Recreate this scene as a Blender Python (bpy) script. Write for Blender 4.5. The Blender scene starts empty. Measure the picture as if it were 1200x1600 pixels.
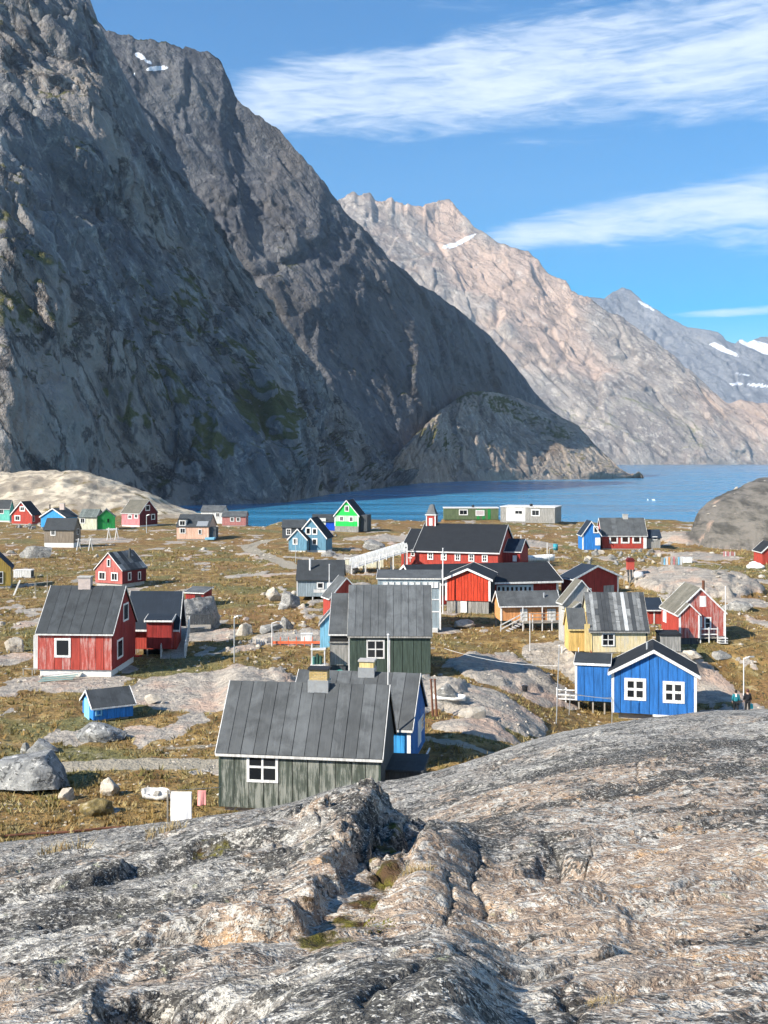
import bpy, bmesh, math, random
import numpy as np
from mathutils import Vector, Matrix

# ---------------------------------------------------------------- scene, camera, light
scene = bpy.context.scene
COL = scene.collection
F = 1700.0            # focal length in pixels of the 1200 x 1600 photograph
HZ = 716.0            # row of the horizon
EYE = 26.0            # eye above the sea
cam_d = bpy.data.cameras.new('camera')
cam = bpy.data.objects.new('camera', cam_d); COL.objects.link(cam)
cam.location = (0, 0, EYE); cam.rotation_euler = (math.radians(90), 0, 0)
cam_d.sensor_fit = 'VERTICAL'; cam_d.sensor_height = 24.0; cam_d.sensor_width = 18.0
cam_d.lens = 24.0 * F / 1600.0
cam_d.shift_y = -(800 - HZ) / 1600.0
cam_d.clip_start = 0.1; cam_d.clip_end = 60000
scene.camera = cam

SUN_AZ = math.radians(180 + 58)      # compass angle from +Y, clockwise: behind the camera, to the left
SUN_EL = math.radians(33)
SUN = Vector((math.sin(SUN_AZ) * math.cos(SUN_EL), math.cos(SUN_AZ) * math.cos(SUN_EL), math.sin(SUN_EL)))
sl = bpy.data.lights.new('sun', 'SUN'); sl.energy = 5.0; sl.angle = math.radians(0.55); sl.color = (1.0, 0.93, 0.82)
so = bpy.data.objects.new('sun', sl); COL.objects.link(so)
so.rotation_euler = SUN.to_track_quat('Z', 'Y').to_euler(); so.location = (-60, -60, 90)

world = bpy.data.worlds.new('World'); scene.world = world; world.use_nodes = True
scene.view_settings.view_transform = 'Standard'; scene.view_settings.look = 'None'
scene.view_settings.gamma = 1.0; scene.view_settings.exposure = 0.86
scene.render.engine = 'CYCLES'
scene.cycles.max_bounces = 4; scene.cycles.diffuse_bounces = 2; scene.cycles.glossy_bounces = 2
scene.cycles.transmission_bounces = 2; scene.cycles.volume_bounces = 0
scene.cycles.use_denoising = True
scene.cycles.use_adaptive_sampling = True; scene.cycles.adaptive_threshold = 0.025; scene.cycles.adaptive_min_samples = 16
world.cycles.sampling_method = 'MANUAL'; world.cycles.sample_map_resolution = 256
scene.cycles.caustics_reflective = False; scene.cycles.caustics_refractive = False

class NT:
    """short-hand for node graphs"""
    def __init__(s, nt): s.nt = nt; s.n = nt.nodes; s.l = nt.links
    def node(s, t, **kw):
        o = s.n.new(t)
        for k, v in kw.items(): setattr(o, k, v)
        return o
    def put(s, sock, v):
        if v is None: return
        if isinstance(v, bpy.types.NodeSocket): s.l.new(v, sock)
        else:
            if isinstance(v, (tuple, list)) and sock.type == 'RGBA' and len(v) == 3: v = (*v, 1)
            sock.default_value = v
    def m(s, op, a, b=None, c=None, clamp=False):
        o = s.node('ShaderNodeMath', operation=op, use_clamp=clamp)
        s.put(o.inputs[0], a); s.put(o.inputs[1], b); s.put(o.inputs[2], c)
        return o.outputs[0]
    def vm(s, op, a, b=None):
        o = s.node('ShaderNodeVectorMath', operation=op); s.put(o.inputs[0], a); s.put(o.inputs[1], b)
        return o.outputs[0]
    def mix(s, f, a, b, mode='MIX'):
        o = s.node('ShaderNodeMix', data_type='RGBA', blend_type=mode)
        s.put(o.inputs[0], f); s.put(o.inputs[6], a); s.put(o.inputs[7], b)
        return o.outputs[2]
    def ss(s, v, lo, hi, a=0.0, b=1.0):
        o = s.node('ShaderNodeMapRange', interpolation_type='SMOOTHSTEP')
        s.put(o.inputs[0], v); s.put(o.inputs[1], lo); s.put(o.inputs[2], hi); s.put(o.inputs[3], a); s.put(o.inputs[4], b)
        return o.outputs[0]
    def lin(s, v, lo, hi, a=0.0, b=1.0):
        o = s.node('ShaderNodeMapRange'); s.put(o.inputs[0], v)
        for i, q in enumerate((lo, hi, a, b)): s.put(o.inputs[i + 1], q)
        return o.outputs[0]
    def map(s, v, scale=(1, 1, 1), rot=(0, 0, 0), loc=(0, 0, 0)):
        o = s.node('ShaderNodeMapping'); s.put(o.inputs[0], v)
        o.inputs[1].default_value = loc; o.inputs[2].default_value = rot; o.inputs[3].default_value = scale
        return o.outputs[0]
    def noise(s, v, scale, detail=4, rough=0.55, dist=0.0, lac=2.0):
        o = s.node('ShaderNodeTexNoise'); s.put(o.inputs['Vector'], v)
        o.inputs['Scale'].default_value = scale; o.inputs['Detail'].default_value = detail
        o.inputs['Roughness'].default_value = rough; o.inputs['Distortion'].default_value = dist
        o.inputs['Lacunarity'].default_value = lac
        return o.outputs[0]
    def vor(s, v, scale, feature='F1', rnd=1.0):
        o = s.node('ShaderNodeTexVoronoi', feature=feature); s.put(o.inputs['Vector'], v)
        o.inputs['Scale'].default_value = scale; o.inputs['Randomness'].default_value = rnd
        return o.outputs[0]
    def attr(s, name):
        o = s.node('ShaderNodeAttribute', attribute_name=name); return o
    def xyz(s, v):
        o = s.node('ShaderNodeSeparateXYZ'); s.put(o.inputs[0], v); return o.outputs
    def cxyz(s, x, y, z):
        o = s.node('ShaderNodeCombineXYZ'); s.put(o.inputs[0], x); s.put(o.inputs[1], y); s.put(o.inputs[2], z); return o.outputs[0]
    def bump(s, h, strength=0.5, dist=0.1, n=None):
        o = s.node('ShaderNodeBump'); s.put(o.inputs['Height'], h); o.inputs['Strength'].default_value = strength
        o.inputs['Distance'].default_value = dist; s.put(o.inputs['Normal'], n); return o.outputs[0]

# sky: Nishita air with thin high cloud bands, all by direction
w = NT(world.node_tree); w.n.clear()
sky = w.node('ShaderNodeTexSky', sky_type='NISHITA')
sky.sun_disc = False; sky.sun_elevation = SUN_EL; sky.sun_rotation = SUN_AZ
sky.air_density = 1.0; sky.dust_density = 0.25; sky.ozone_density = 3.0; sky.altitude = 30
tc = w.node('ShaderNodeTexCoord')
dx, dy, dz = w.xyz(tc.outputs['Generated'])
az = w.m('ARCTAN2', dx, dy); el = w.m('ARCSINE', dz)
v1 = w.cxyz(w.m('MULTIPLY', az, 6.0), w.m('SUBTRACT', w.m('MULTIPLY', el, 44.0), w.m('MULTIPLY', az, 3.0)), 0.0)
n1 = w.noise(v1, 1.0, 5, 0.64, 0.6)
v2 = w.cxyz(w.m('MULTIPLY', az, 22.0), w.m('ADD', w.m('MULTIPLY', el, 120.0), w.m('MULTIPLY', az, 6.0)), 3.0)
n2 = w.noise(v2, 1.0, 4, 0.62, 0.9)
nn = w.m('ADD', w.m('MULTIPLY', n1, 0.65), w.m('MULTIPLY', n2, 0.35))
def band(c0, c1, w0, w1, a0):
    cen = w.m('MULTIPLY_ADD', az, c1, c0)
    wid = w.m('MAXIMUM', w.m('MULTIPLY_ADD', w.m('SUBTRACT', az, a0), w1, w0), 0.004)
    g = w.m('SUBTRACT', 1.0, w.m('POWER', w.m('DIVIDE', w.m('ABSOLUTE', w.m('SUBTRACT', el, cen)), wid), 2.0))
    g = w.m('MAXIMUM', g, -1.5)
    return w.m('SUBTRACT', g, w.ss(az, a0 + 0.06, a0 - 0.06, 0.0, 2.0))
b1 = band(0.325, 0.075, 0.029, 0.078, -0.165)
b2 = band(0.196, 0.055, 0.010, 0.115, 0.075)
b3 = band(0.121, 0.02, 0.004, 0.01, 0.24)
base1 = w.m('MAXIMUM', w.m('MAXIMUM', b1, b2), w.m('SUBTRACT', b3, 0.25))
# elsewhere in the sky: the same streaks, thin and scattered
else_ = w.m('SUBTRACT', w.ss(w.noise(w.cxyz(w.m('MULTIPLY', az, 1.5), w.m('MULTIPLY', el, 9.0), 7.0), 1.0, 3, 0.5), 0.50, 0.8), 0.75)
base1 = w.m('MAXIMUM', base1, else_)
cl = w.ss(w.m('ADD', w.m('MULTIPLY', base1, 0.30), nn), 0.49, 0.92)
cl = w.m('MULTIPLY', cl, w.ss(dz, 0.0, 0.06))
hsv = w.node('ShaderNodeHueSaturation'); w.put(hsv.inputs['Color'], sky.outputs[0]); hsv.inputs['Saturation'].default_value = 1.95; hsv.inputs['Value'].default_value = 1.0
SKYCOL = w.mix(w.m('MULTIPLY', cl, 0.72), hsv.outputs[0], (7.4, 7.9, 8.4))
bg = w.node('ShaderNodeBackground'); w.put(bg.inputs[0], SKYCOL); bg.inputs[1].default_value = 0.098
out = w.node('ShaderNodeOutputWorld'); w.l.new(bg.outputs[0], out.inputs[0])

# ---------------------------------------------------------------- numpy noise
def _hash(ix, iy, seed):
    h = ix.astype(np.int64).astype(np.uint32) * np.uint32(374761393) + iy.astype(np.int64).astype(np.uint32) * np.uint32(668265263) + np.uint32((seed * 974711) & 0xffffffff)
    h = (h ^ (h >> np.uint32(13))) * np.uint32(1274126177)
    return h ^ (h >> np.uint32(16))
_GA = np.arange(256) * (2 * np.pi / 256); _GX = np.cos(_GA); _GY = np.sin(_GA)
def perlin(x, y, seed=0):
    x = np.asarray(x, float); y = np.asarray(y, float); x, y = np.broadcast_arrays(x, y)
    x0 = np.floor(x); y0 = np.floor(y); fx = x - x0; fy = y - y0
    u = fx * fx * fx * (fx * (fx * 6 - 15) + 10); v = fy * fy * fy * (fy * (fy * 6 - 15) + 10)
    def g(ix, iy, ddx, ddy):
        a = (_hash(ix, iy, seed) >> np.uint32(9)) & np.uint32(255)
        return _GX[a] * ddx + _GY[a] * ddy
    n00 = g(x0, y0, fx, fy); n10 = g(x0 + 1, y0, fx - 1, fy); n01 = g(x0, y0 + 1, fx, fy - 1); n11 = g(x0 + 1, y0 + 1, fx - 1, fy - 1)
    return (n00 * (1 - u) + n10 * u) * (1 - v) + (n01 * (1 - u) + n11 * u) * v
def fbm(x, y, oct=4, seed=0, gain=0.5, lac=2.03):
    r = 0; a = 1.0; f = 1.0
    for i in range(oct):
        r = r + a * perlin(x * f + 13.7 * i, y * f - 7.3 * i, seed + i); a *= gain; f *= lac
    return r
def ridged(x, y, oct=4, seed=0, gain=0.5, lac=2.05):
    r = 0; a = 1.0; f = 1.0
    for i in range(oct):
        r = r + a * (0.5 - np.abs(perlin(x * f + 5.1 * i, y * f + 9.7 * i, seed + i)) * 1.6); a *= gain; f *= lac
    return r
def sstep(v, a, b):
    t = np.clip((np.asarray(v, float) - a) / (b - a), 0, 1); return t * t * (3 - 2 * t)
def cells(x, y, seed=0):
    """worley: distance to nearest, edge distance, id of cell, tilted facet height"""
    x = np.asarray(x, float); y = np.asarray(y, float); xi = np.floor(x); yi = np.floor(y)
    d1 = np.full(x.shape, 9.0); d2 = np.full(x.shape, 9.0); ox_ = np.zeros(x.shape); oy_ = np.zeros(x.shape); kx = xi; ky = yi
    for ox in (-1, 0, 1):
        for oy in (-1, 0, 1):
            h = _hash(xi + ox, yi + oy, seed)
            ax = xi + ox + (h & np.uint32(0xffff)) / 65536.0 - x; ay = yi + oy + (h >> np.uint32(16)) / 65536.0 - y
            d = np.hypot(ax, ay)
            n = d < d1
            d2 = np.where(n, d1, np.minimum(d2, d)); d1 = np.where(n, d, d1)
            ox_ = np.where(n, ax, ox_); oy_ = np.where(n, ay, oy_); kx = np.where(n, xi + ox, kx); ky = np.where(n, yi + oy, ky)
    h = _hash(kx, ky, seed + 5)
    a = (h & np.uint32(0x3ff)) / 1023.0; b = ((h >> np.uint32(10)) & np.uint32(0x3ff)) / 1023.0; c = ((h >> np.uint32(20)) & np.uint32(0x3ff)) / 1023.0
    return d1, d2 - d1, a, (a - 0.5) * 0.7 + (b - 0.5) * ox_ * 1.5 + (c - 0.5) * oy_ * 1.5

# ---------------------------------------------------------------- object helpers
def tag(o, label=None, cat=None, group=None, kind=None):
    if label: o['label'] = label
    if cat: o['category'] = cat
    if group: o['group'] = group
    if kind: o['kind'] = kind
    return o
def link(name, me, mat=None, parent=None):
    o = bpy.data.objects.new(name, me); COL.objects.link(o)
    if mat is not None and not me.materials: me.materials.append(mat)
    if parent is not None: o.parent = parent
    return o
def empty(name, loc, rz=0.0):
    o = bpy.data.objects.new(name, None); COL.objects.link(o); o.location = loc; o.rotation_euler = (0, 0, rz)
    o.empty_display_size = 0.3
    return o
def grid_mesh(name, P, smooth=True, attrs=None, flip=False):
    """P: (rows, cols, 3) numpy; attrs: name -> (rows, cols) or (rows, cols, 3)"""
    R, C = P.shape[:2]
    me = bpy.data.meshes.new(name)
    me.vertices.add(R * C); me.vertices.foreach_set('co', P.reshape(-1).astype(np.float32))
    i = np.arange(R * C).reshape(R, C)
    q = np.stack([i[:-1, :-1], i[:-1, 1:], i[1:, 1:], i[1:, :-1]], -1).reshape(-1, 4)
    if flip: q = q[:, ::-1]
    n = len(q)
    me.loops.add(n * 4); me.loops.foreach_set('vertex_index', q.reshape(-1).astype(np.int32))
    me.polygons.add(n); me.polygons.foreach_set('loop_start', (np.arange(n) * 4).astype(np.int32))
    me.polygons.foreach_set('use_smooth', np.full(n, smooth))
    for k, v in (attrs or {}).items():
        if v.ndim == 3:
            a = me.attributes.new(k, 'FLOAT_VECTOR', 'POINT'); a.data.foreach_set('vector', v.reshape(-1).astype(np.float32))
        else:
            a = me.attributes.new(k, 'FLOAT', 'POINT'); a.data.foreach_set('value', v.reshape(-1).astype(np.float32))
    me.update(calc_edges=True)
    return me
class MB:
    """collects solid pieces and links them as one mesh object"""
    def __init__(s): s.v = []; s.f = []
    def poly(s, verts, faces):
        b = len(s.v); s.v += [tuple(p) for p in verts]; s.f += [tuple(b + i for i in q) for q in faces]; return s
    def box(s, x0, y0, z0, x1, y1, z1):
        return s.poly([(x0, y0, z0), (x1, y0, z0), (x1, y1, z0), (x0, y1, z0), (x0, y0, z1), (x1, y0, z1), (x1, y1, z1), (x0, y1, z1)],
                      [(0, 3, 2, 1), (4, 5, 6, 7), (0, 1, 5, 4), (1, 2, 6, 5), (2, 3, 7, 6), (3, 0, 4, 7)])
    def prism(s, pts, d):
        """closed polygon pts (3D, counter-clockwise seen against d) pushed along d"""
        n = len(pts); d = Vector(d)
        a = [Vector(p) for p in pts]; b = [p + d for p in a]
        return s.poly(a + b, [tuple(range(n))[::-1], tuple(range(n, 2 * n))] + [(i, (i + 1) % n, n + (i + 1) % n, n + i) for i in range(n)])
    def bar(s, p, q, w, h=None, up=(0, 0, 1)):
        p = Vector(p); q = Vector(q); h = h or w; d = (q - p)
        if d.length < 1e-6: return s
        d.normalize(); u = Vector(up)
        if abs(d.dot(u)) > 0.98: u = Vector((0, 1, 0))
        r = d.cross(u).normalized() * (w / 2); u2 = r.cross(d).normalized() * (h / 2)
        c = [(-1, -1), (1, -1), (1, 1), (-1, 1)]
        vs = [p + r * a + u2 * b for a, b in c] + [q + r * a + u2 * b for a, b in c]
        return s.poly(vs, [(0, 1, 2, 3), (7, 6, 5, 4), (0, 4, 5, 1), (1, 5, 6, 2), (2, 6, 7, 3), (3, 7, 4, 0)])
    def tube(s, p, q, r0, r1=None, n=8, cap=True):
        p = Vector(p); q = Vector(q); r1 = r0 if r1 is None else r1; d = (q - p).normalized()
        u = Vector((0, 0, 1)) if abs(d.z) < 0.9 else Vector((1, 0, 0))
        a = d.cross(u).normalized(); b = d.cross(a)
        vs = [p + (a * math.cos(2 * math.pi * i / n) + b * math.sin(2 * math.pi * i / n)) * r0 for i in range(n)]
        vs += [q + (a * math.cos(2 * math.pi * i / n) + b * math.sin(2 * math.pi * i / n)) * r1 for i in range(n)]
        fs = [(i, (i + 1) % n, n + (i + 1) % n, n + i) for i in range(n)]
        if cap: fs += [tuple(range(n))[::-1], tuple(range(n, 2 * n))]
        return s.poly(vs, fs)
    def build(s, name, mat, parent=None, smooth=False):
        me = bpy.data.meshes.new(name); me.from_pydata(s.v, [], s.f)
        bm = bmesh.new(); bm.from_mesh(me); bmesh.ops.recalc_face_normals(bm, faces=bm.faces); bm.to_mesh(me); bm.free()
        if smooth: me.polygons.foreach_set('use_smooth', [True] * len(me.polygons))
        return link(name, me, mat, parent)

def ray(px, py): return np.array([(px - 600.0) / F, 1.0, -(py - HZ) / F])
def at(px, py, D):
    r = ray(px, py) * D; return Vector((r[0], r[1], r[2] + EYE))
def planeD(py): return 17.0 * F / (py - HZ)          # where a sight line meets the village plane (z = 9)

# ---------------------------------------------------------------- where each house stands, read off the photograph
# A: bottom of the front-left corner (px, row); b: px of the front-right corner; side: px of the far corner of the side seen (or W in metres)
# eave / ridge: rows of the wall top at A and of the ridge (front gable for axis y, left end for axis x); th: turn in degrees; base: row of the ground
HOUSES = {}
def H(key, **k): HOUSES[key] = k
H('front', A=(343, 1260), b=594, W=4.7, eave=1171, ridge=1067, th=-8, ax='x', base=1266)
H('blue_back', A=(452, 1190), b=641, side=663, eave=1129, ridge=1049, th=-10, ax='x', base=1195)
H('dark_green', A=(545, 1052), b=673, W=5.6, eave=990, ridge=916, th=-1, ax='x', base=1058)
H('red_nook', A=(516, 972), b=566, side=505, eave=934, ridge=904, th=22, ax='y', base=975)
H('sky_shed', A=(500, 1012), b=534, W=2.5, eave=976, ridge=957, th=2, ax='y', base=1013)
H('glass_house', A=(590, 986), b=688, W=5.0, eave=904, ridge=891.5, th=-3, ax='x', base=986)
H('red_left', A=(60, 1046), b=175, side=211, eave=987, ridge=917, th=-3, ax='x', base=1056)
H('red_ramp', A=(206, 1014), b=276, side=283, eave=964, ridge=926, th=-2, ax='x', base=1024)
H('red_small', A=(149, 910), b=191, side=228, eave=889, ridge=864.5, th=-27, ax='y', base=916)
H('yellow_edge', A=(-44, 917), b=17, W=4.0, eave=888, ridge=858, th=16, ax='y', base=921)
H('teal', A=(-22, 813), b=15, side=21, eave=793, ridge=781, th=-12, ax='x', base=815)
H('red_row', A=(18, 818), b=50, side=63, eave=803, ridge=784, th=-22, ax='y', base=819)
H('blue_row', A=(64, 824), b=102, side=121, eave=807, ridge=794.5, th=-20, ax='y', base=825)
H('grey_row', A=(69, 848), b=115, side=126, eave=827, ridge=810, th=-6, ax='x', base=855)
H('cream_row', A=(124, 827), b=151, W=4.5, eave=808, ridge=796, th=-6, ax='x', base=828)
H('green_row', A=(152, 827), b=180, W=6.0, eave=808, ridge=796.5, th=14, ax='y', base=828)
H('pink_row', A=(190, 820), b=218, side=246, eave=801, ridge=781, th=-29, ax='x', base=822)
H('salmon', A=(276, 842), b=326, side=338, eave=823, ridge=804, th=-3, ax='x', base=844)
H('white_shore', A=(314, 818), b=349, W=5.0, eave=799, ridge=790, th=-5, ax='x', base=818)
H('pink_shore', A=(347, 821), b=384, W=5.0, eave=807, ridge=799, th=0, ax='x', base=822)
H('grey_shore', A=(441, 841), b=476, W=5.0, eave=824, ridge=812.5, th=0, ax='x', base=842)
H('twin_gable', A=(463, 859), b=509, side=519, eave=838, ridge=810, th=-14, ax='y', base=862)
H('blue_shore', A=(488, 829), b=523, W=5.0, eave=815, ridge=804, th=0, ax='x', base=829)
H('green_gable', A=(523, 822), b=560, side=570, eave=804.5, ridge=782, th=-13, ax='y', base=831)
H('grey_stilts', A=(464, 932), b=536, W=5.2, eave=905, ridge=876, th=0, ax='x', base=938)
H('church', A=(649, 888), b=778, side=803, eave=860, ridge=819, th=-17, ax='x', base=890)
H('school', A=(650, 945), b=872, W=9.0, eave=912, ridge=885, th=12, ax='x', base=948)
H('hall', A=(696, 938), b=766, W=7.0, eave=904, ridge=889.5, th=-10, ax='y', base=957)
H('orange', A=(782, 970), b=873, side=773, eave=944, ridge=925, th=6, ax='x', base=984)
H('red_dark', A=(897, 930), b=966, side=877, eave=904, ridge=884.5, th=28, ax='y', base=932)
H('bare_white', A=(881, 1003), b=935, side=873, eave=941, ridge=908, th=12, ax='y', base=1003)
H('yellow', A=(922, 1019), b=1012, W=4.6, eave=983, ridge=927, th=-1, ax='x', base=1020)
H('red_right', A=(1056, 994), b=1132, side=1034, eave=957, ridge=920, th=2, ax='y', base=1001)
H('red_hid', A=(1009, 975), b=1036, W=3.5, eave=952, ridge=935, th=0, ax='x', base=976)
H('blue', A=(956, 1113), b=1088, W=4.6, eave=1050, ridge=1018, th=-13, ax='y', D=84.0, zg=5.9)
H('red_bay', A=(941, 857), b=1010, W=5.5, eave=836, ridge=810, th=-1, ax='x', base=858)
H('blue_bay', A=(910, 859), b=938, W=4.5, eave=835, ridge=815, th=0, ax='y', base=859)
H('red_edge', A=(1191, 882), b=1222, W=4.0, eave=862, ridge=848, th=0, ax='y', base=882)
H('cabin_a', A=(694, 812), b=779, W=4.5, eave=794.5, ridge=793, th=0, ax='x', base=812, zg=9.0)
H('cabin_b', A=(782, 816), b=867, side=877, eave=792.5, ridge=791, th=-20, ax='x', base=816)
H('blue_shed', A=(146, 1126), b=208, side=129, eave=1106, ridge=1080, th=30, ax='x', base=1129)
H('red_boulder_shed', A=(290, 943), b=318, side=331, eave=926, ridge=921, th=-16, ax='x', base=946)
H('grey_shed', A=(1032, 1018), b=1064, W=1.6, eave=994, ridge=991, th=0, ax='x', base=1019)

FOOT = []
def solve(k):
    D = k.get('D') or planeD(k['base'])
    A = at(*k['A'], D); th = math.radians(k['th']); c, s = math.cos(th), math.sin(th)
    p = (k['b'] - 600.0) / F
    L = (p * D - A.x) / (c - p * s)
    B = (A.x + L * c, D + L * s)
    if 'side' in k:
        q = (k['side'] - 600.0) / F
        o = B if k['side'] > k['b'] else (A.x, D)
        Wd = (q * o[1] - o[0]) / (-s - q * c)
    else: Wd = k['W']
    Hh = (k['A'][1] - k['eave']) / F * D
    if k['ax'] == 'y': yr = D + L / 2 * s
    else: yr = D + Wd / 2 * c
    zr = EYE - (k['ridge'] - HZ) / F * yr
    R = zr - (A.z + Hh)
    k.update(D=D, P=A, rz=th, L=L, Wd=Wd, Hh=Hh, R=max(R, 0.05), zg=k.get('zg', 9.0))
    cx = A.x + L / 2 * c - Wd / 2 * s; cy = D + L / 2 * s + Wd / 2 * c
    FOOT.append((cx, cy, th, L / 2, Wd / 2, k['zg']))
for kk in HOUSES.values(): solve(kk)

# ---------------------------------------------------------------- ground level of the village
# outcrops of bare rock: px, row, half width px, half depth m, height m
OUT = [(330, 1078, 138, 7.5, 1.35), (800, 1040, 105, 6.0, 0.9), (765, 1095, 92, 5.5, 1.0), (690, 1075, 40, 4.0, 1.2), (1080, 918, 100, 14.0, 2.3), (110, 1066, 100, 3.6, 0.5),
       (600, 842, 60, 10, 0.9), (1090, 1026, 62, 4.5, 0.6), (455, 1000, 70, 4.0, 0.5), (330, 992, 45, 4, .5), (1075, 845, 70, 16, 1.6), (20, 1030, 30, 3, .8),
       (1100, 870, 60, 6, .8), (150, 845, 60, 8, .6), (700, 985, 20, 2, .25), (860, 1012, 50, 3, .3), (610, 1120, 30, 3, .5), (745, 1135, 70, 2.6, .5),
       (1165, 945, 40, 4, .8), (40, 1215, 40, 2, .3), (560, 870, 40, 6, .5), (820, 850, 50, 10, .5), (1130, 1060, 40, 3, .3)]
PATHS = [([(40, 1203), (140, 1196), (230, 1193), (345, 1194)], 1.1, 1.0), ([(655, 1152), (740, 1168), (800, 1176), (850, 1170), (930, 1150)], 0.55, 0.8),
         ([(425, 842), (400, 849), (388, 855), (400, 864), (425, 873), (462, 890)], 1.5, 1.0), ([(310, 963), (400, 961), (500, 961)], 0.22, 0.6),
         ([(1085, 1068), (1120, 1085), (1150, 1098)], 0.35, 0.9), ([(420, 873), (380, 893), (300, 905)], 0.4, 0.4), ([(0, 1160), (120, 1175), (220, 1190)], 0.4, 0.4),
         ([(880, 1110), (930, 1128), (1000, 1150)], 0.4, 0.7), ([(960, 884), (1060, 884), (1110, 884)], 0.5, 0.8), ([(250, 1170), (340, 1165), (470, 1168)], 0.5, 0.5)]
def seg_dist(x, y, pts):
    d = np.full(np.shape(x), 1e9)
    for (ax, ay), (bx, by) in zip(pts[:-1], pts[1:]):
        vx, vy = bx - ax, by - ay
        t = np.clip(((x - ax) * vx + (y - ay) * vy) / (vx * vx + vy * vy + 1e-9), 0, 1)
        d = np.minimum(d, np.hypot(x - ax - t * vx, y - ay - t * vy))
    return d
HILL = np.array([(-700, 748), (-150, 742), (0, 741), (60, 738.5), (100, 736.5), (140, 741), (190, 756), (230, 771), (270, 789), (310, 803), (345, 814), (420, 830), (2000, 840)], float)
def ground(x, y, full=False):
    x = np.asarray(x, float); y = np.asarray(y, float)
    px = 600 + F * x / np.maximum(y, 1.0)
    z = 9.0 + np.zeros_like(x)
    und = 0.55 * fbm(x / 26, y / 34, 3, 3) + 0.35 * fbm(x / 8, y / 10, 3, 9)
    z = z + und * sstep(y, 40, 60) * (0.7 + 0.5 * sstep(y, 110, 200))
    # the ground falls away to the right in front of the blue house
    dip = sstep(px, 720, 960) * sstep(y, 52, 76) * (1 - sstep(y, 90, 103))
    z = z - 3.2 * dip
    rock = np.zeros_like(x)
    wob = 0.22 * fbm(x / 2.2, y / 3.0, 4, 21)
    for (cx, cy, hw, hd, hh) in OUT:
        D = planeD(cy); X = (cx - 600) / F * D; hwm = hw / F * D
        r = np.hypot((x - X) / hwm, (y - D) / hd) + wob
        m = np.clip(1 - r * r, 0, 1)
        z = z + (hh if hh > 1.5 else hh * 0.6) * np.sqrt(m) * (0.9 + (0.12 if hh > 1.5 else 0.4) * fbm(x / 3.1, y / 4.0, 3, 31))
        rock = np.maximum(rock, sstep(r, 1.03, 0.93))
    spot = fbm(x / 5.0, y / 9.0, 5, 44)
    rk2 = sstep(spot, 0.29, 0.37)
    z = z + 0.22 * rk2
    rock = np.maximum(rock, rk2 * 0.9)
    # shore: beyond the last row the land slopes into the fjord
    zl = (px < 360)
    edge = 292 + 14 * fbm(px / 160.0, y * 0, 3, 5) - 20 * sstep(px, 470, 400) * sstep(px, 340, 380)
    drop = sstep(y, edge, edge + 60)
    shore = z - 13.5 * drop
    # pale rock hill on the far left
    cr = np.interp(px, HILL[:, 0], HILL[:, 1])
    up = sstep(y, 292, 385) ** 0.8; zc = 26 - (cr - HZ) / F * 392.0
    hz = 9 + (zc - 9) * up + (2.6 * fbm(x / 12, y / 24, 5, 61) + 2.2 * ridged(x / 8, y / 14, 4, 65)) * up * (1 - up * .6)
    hz = np.where(y > 392, hz - (y - 392) * 0.22 - ((y - 392) / 60) ** 2 * 6, hz)
    hm = sstep(px, 380, 330)
    z = shore * (1 - hm) + np.maximum(hz, -3) * hm
    rock = np.maximum(rock, hm * sstep(y + 22 * fbm(x / 14, y / 25, 4, 8), 296, 318))
    # dark dome on the right
    DX, DY = (1272 - 600) / F * 215.0, 215.0
    r = np.hypot((x - DX) / (192 / F * 215), (y - DY) / 22.0) + 0.06 * fbm(x / 6, y / 8, 4, 71)
    dm = np.sqrt(np.clip(1 - r * r, 0, 1))
    z = np.where(r < 1, np.maximum(z, 8.4 + 14.6 * dm + 0.5 * fbm(x / 5, y / 6, 4, 73) * dm), z)
    dome = sstep(r, 1.07, 1.01)
    rock = np.maximum(rock, dome)
    fine = 0.10 * fbm(x / 1.1, y / 1.4, 3, 81)
    z = z + fine * (0.5 + rock)
    path = np.zeros_like(x)
    for pts, wd, amt in PATHS:
        pl = [((a - 600) / F * planeD(b), planeD(b)) for a, b in pts]
        dd = seg_dist(x, y, pl) + 0.35 * fbm(x / 1.3, y / 1.6, 3, 15)
        path = np.maximum(path, amt * sstep(dd, wd * 1.25, wd * 0.7))
    rock = rock * (1 - 0.8 * path)
    flat = np.zeros_like(x)
    for (cx, cy, th, hx, hy, zg) in FOOT:
        c, s = math.cos(th), math.sin(th)
        u = (x - cx) * c + (y - cy) * s; v = -(x - cx) * s + (y - cy) * c
        d = np.hypot(np.maximum(np.abs(u) - hx, 0), np.maximum(np.abs(v) - hy, 0))
        m = sstep(d, 2.2, 0.25)
        z = z * (1 - m) + (zg - 0.04) * m
    if full: return z, rock, path, dome, hm * sstep(y, 290, 310)
    return z
def gpt(px, py, lo=38.0, hi=460.0):
    """where the sight line through a pixel meets the ground"""
    d = np.geomspace(lo, hi, 900); r = ray(px, py)
    zz = EYE + r[2] * d; g = ground(r[0] * d, d)
    i = np.argmax(zz <= g)
    if zz[i] > g[i]: i = 899
    D = d[i]
    return Vector((r[0] * D, D, float(g[i])))

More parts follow.
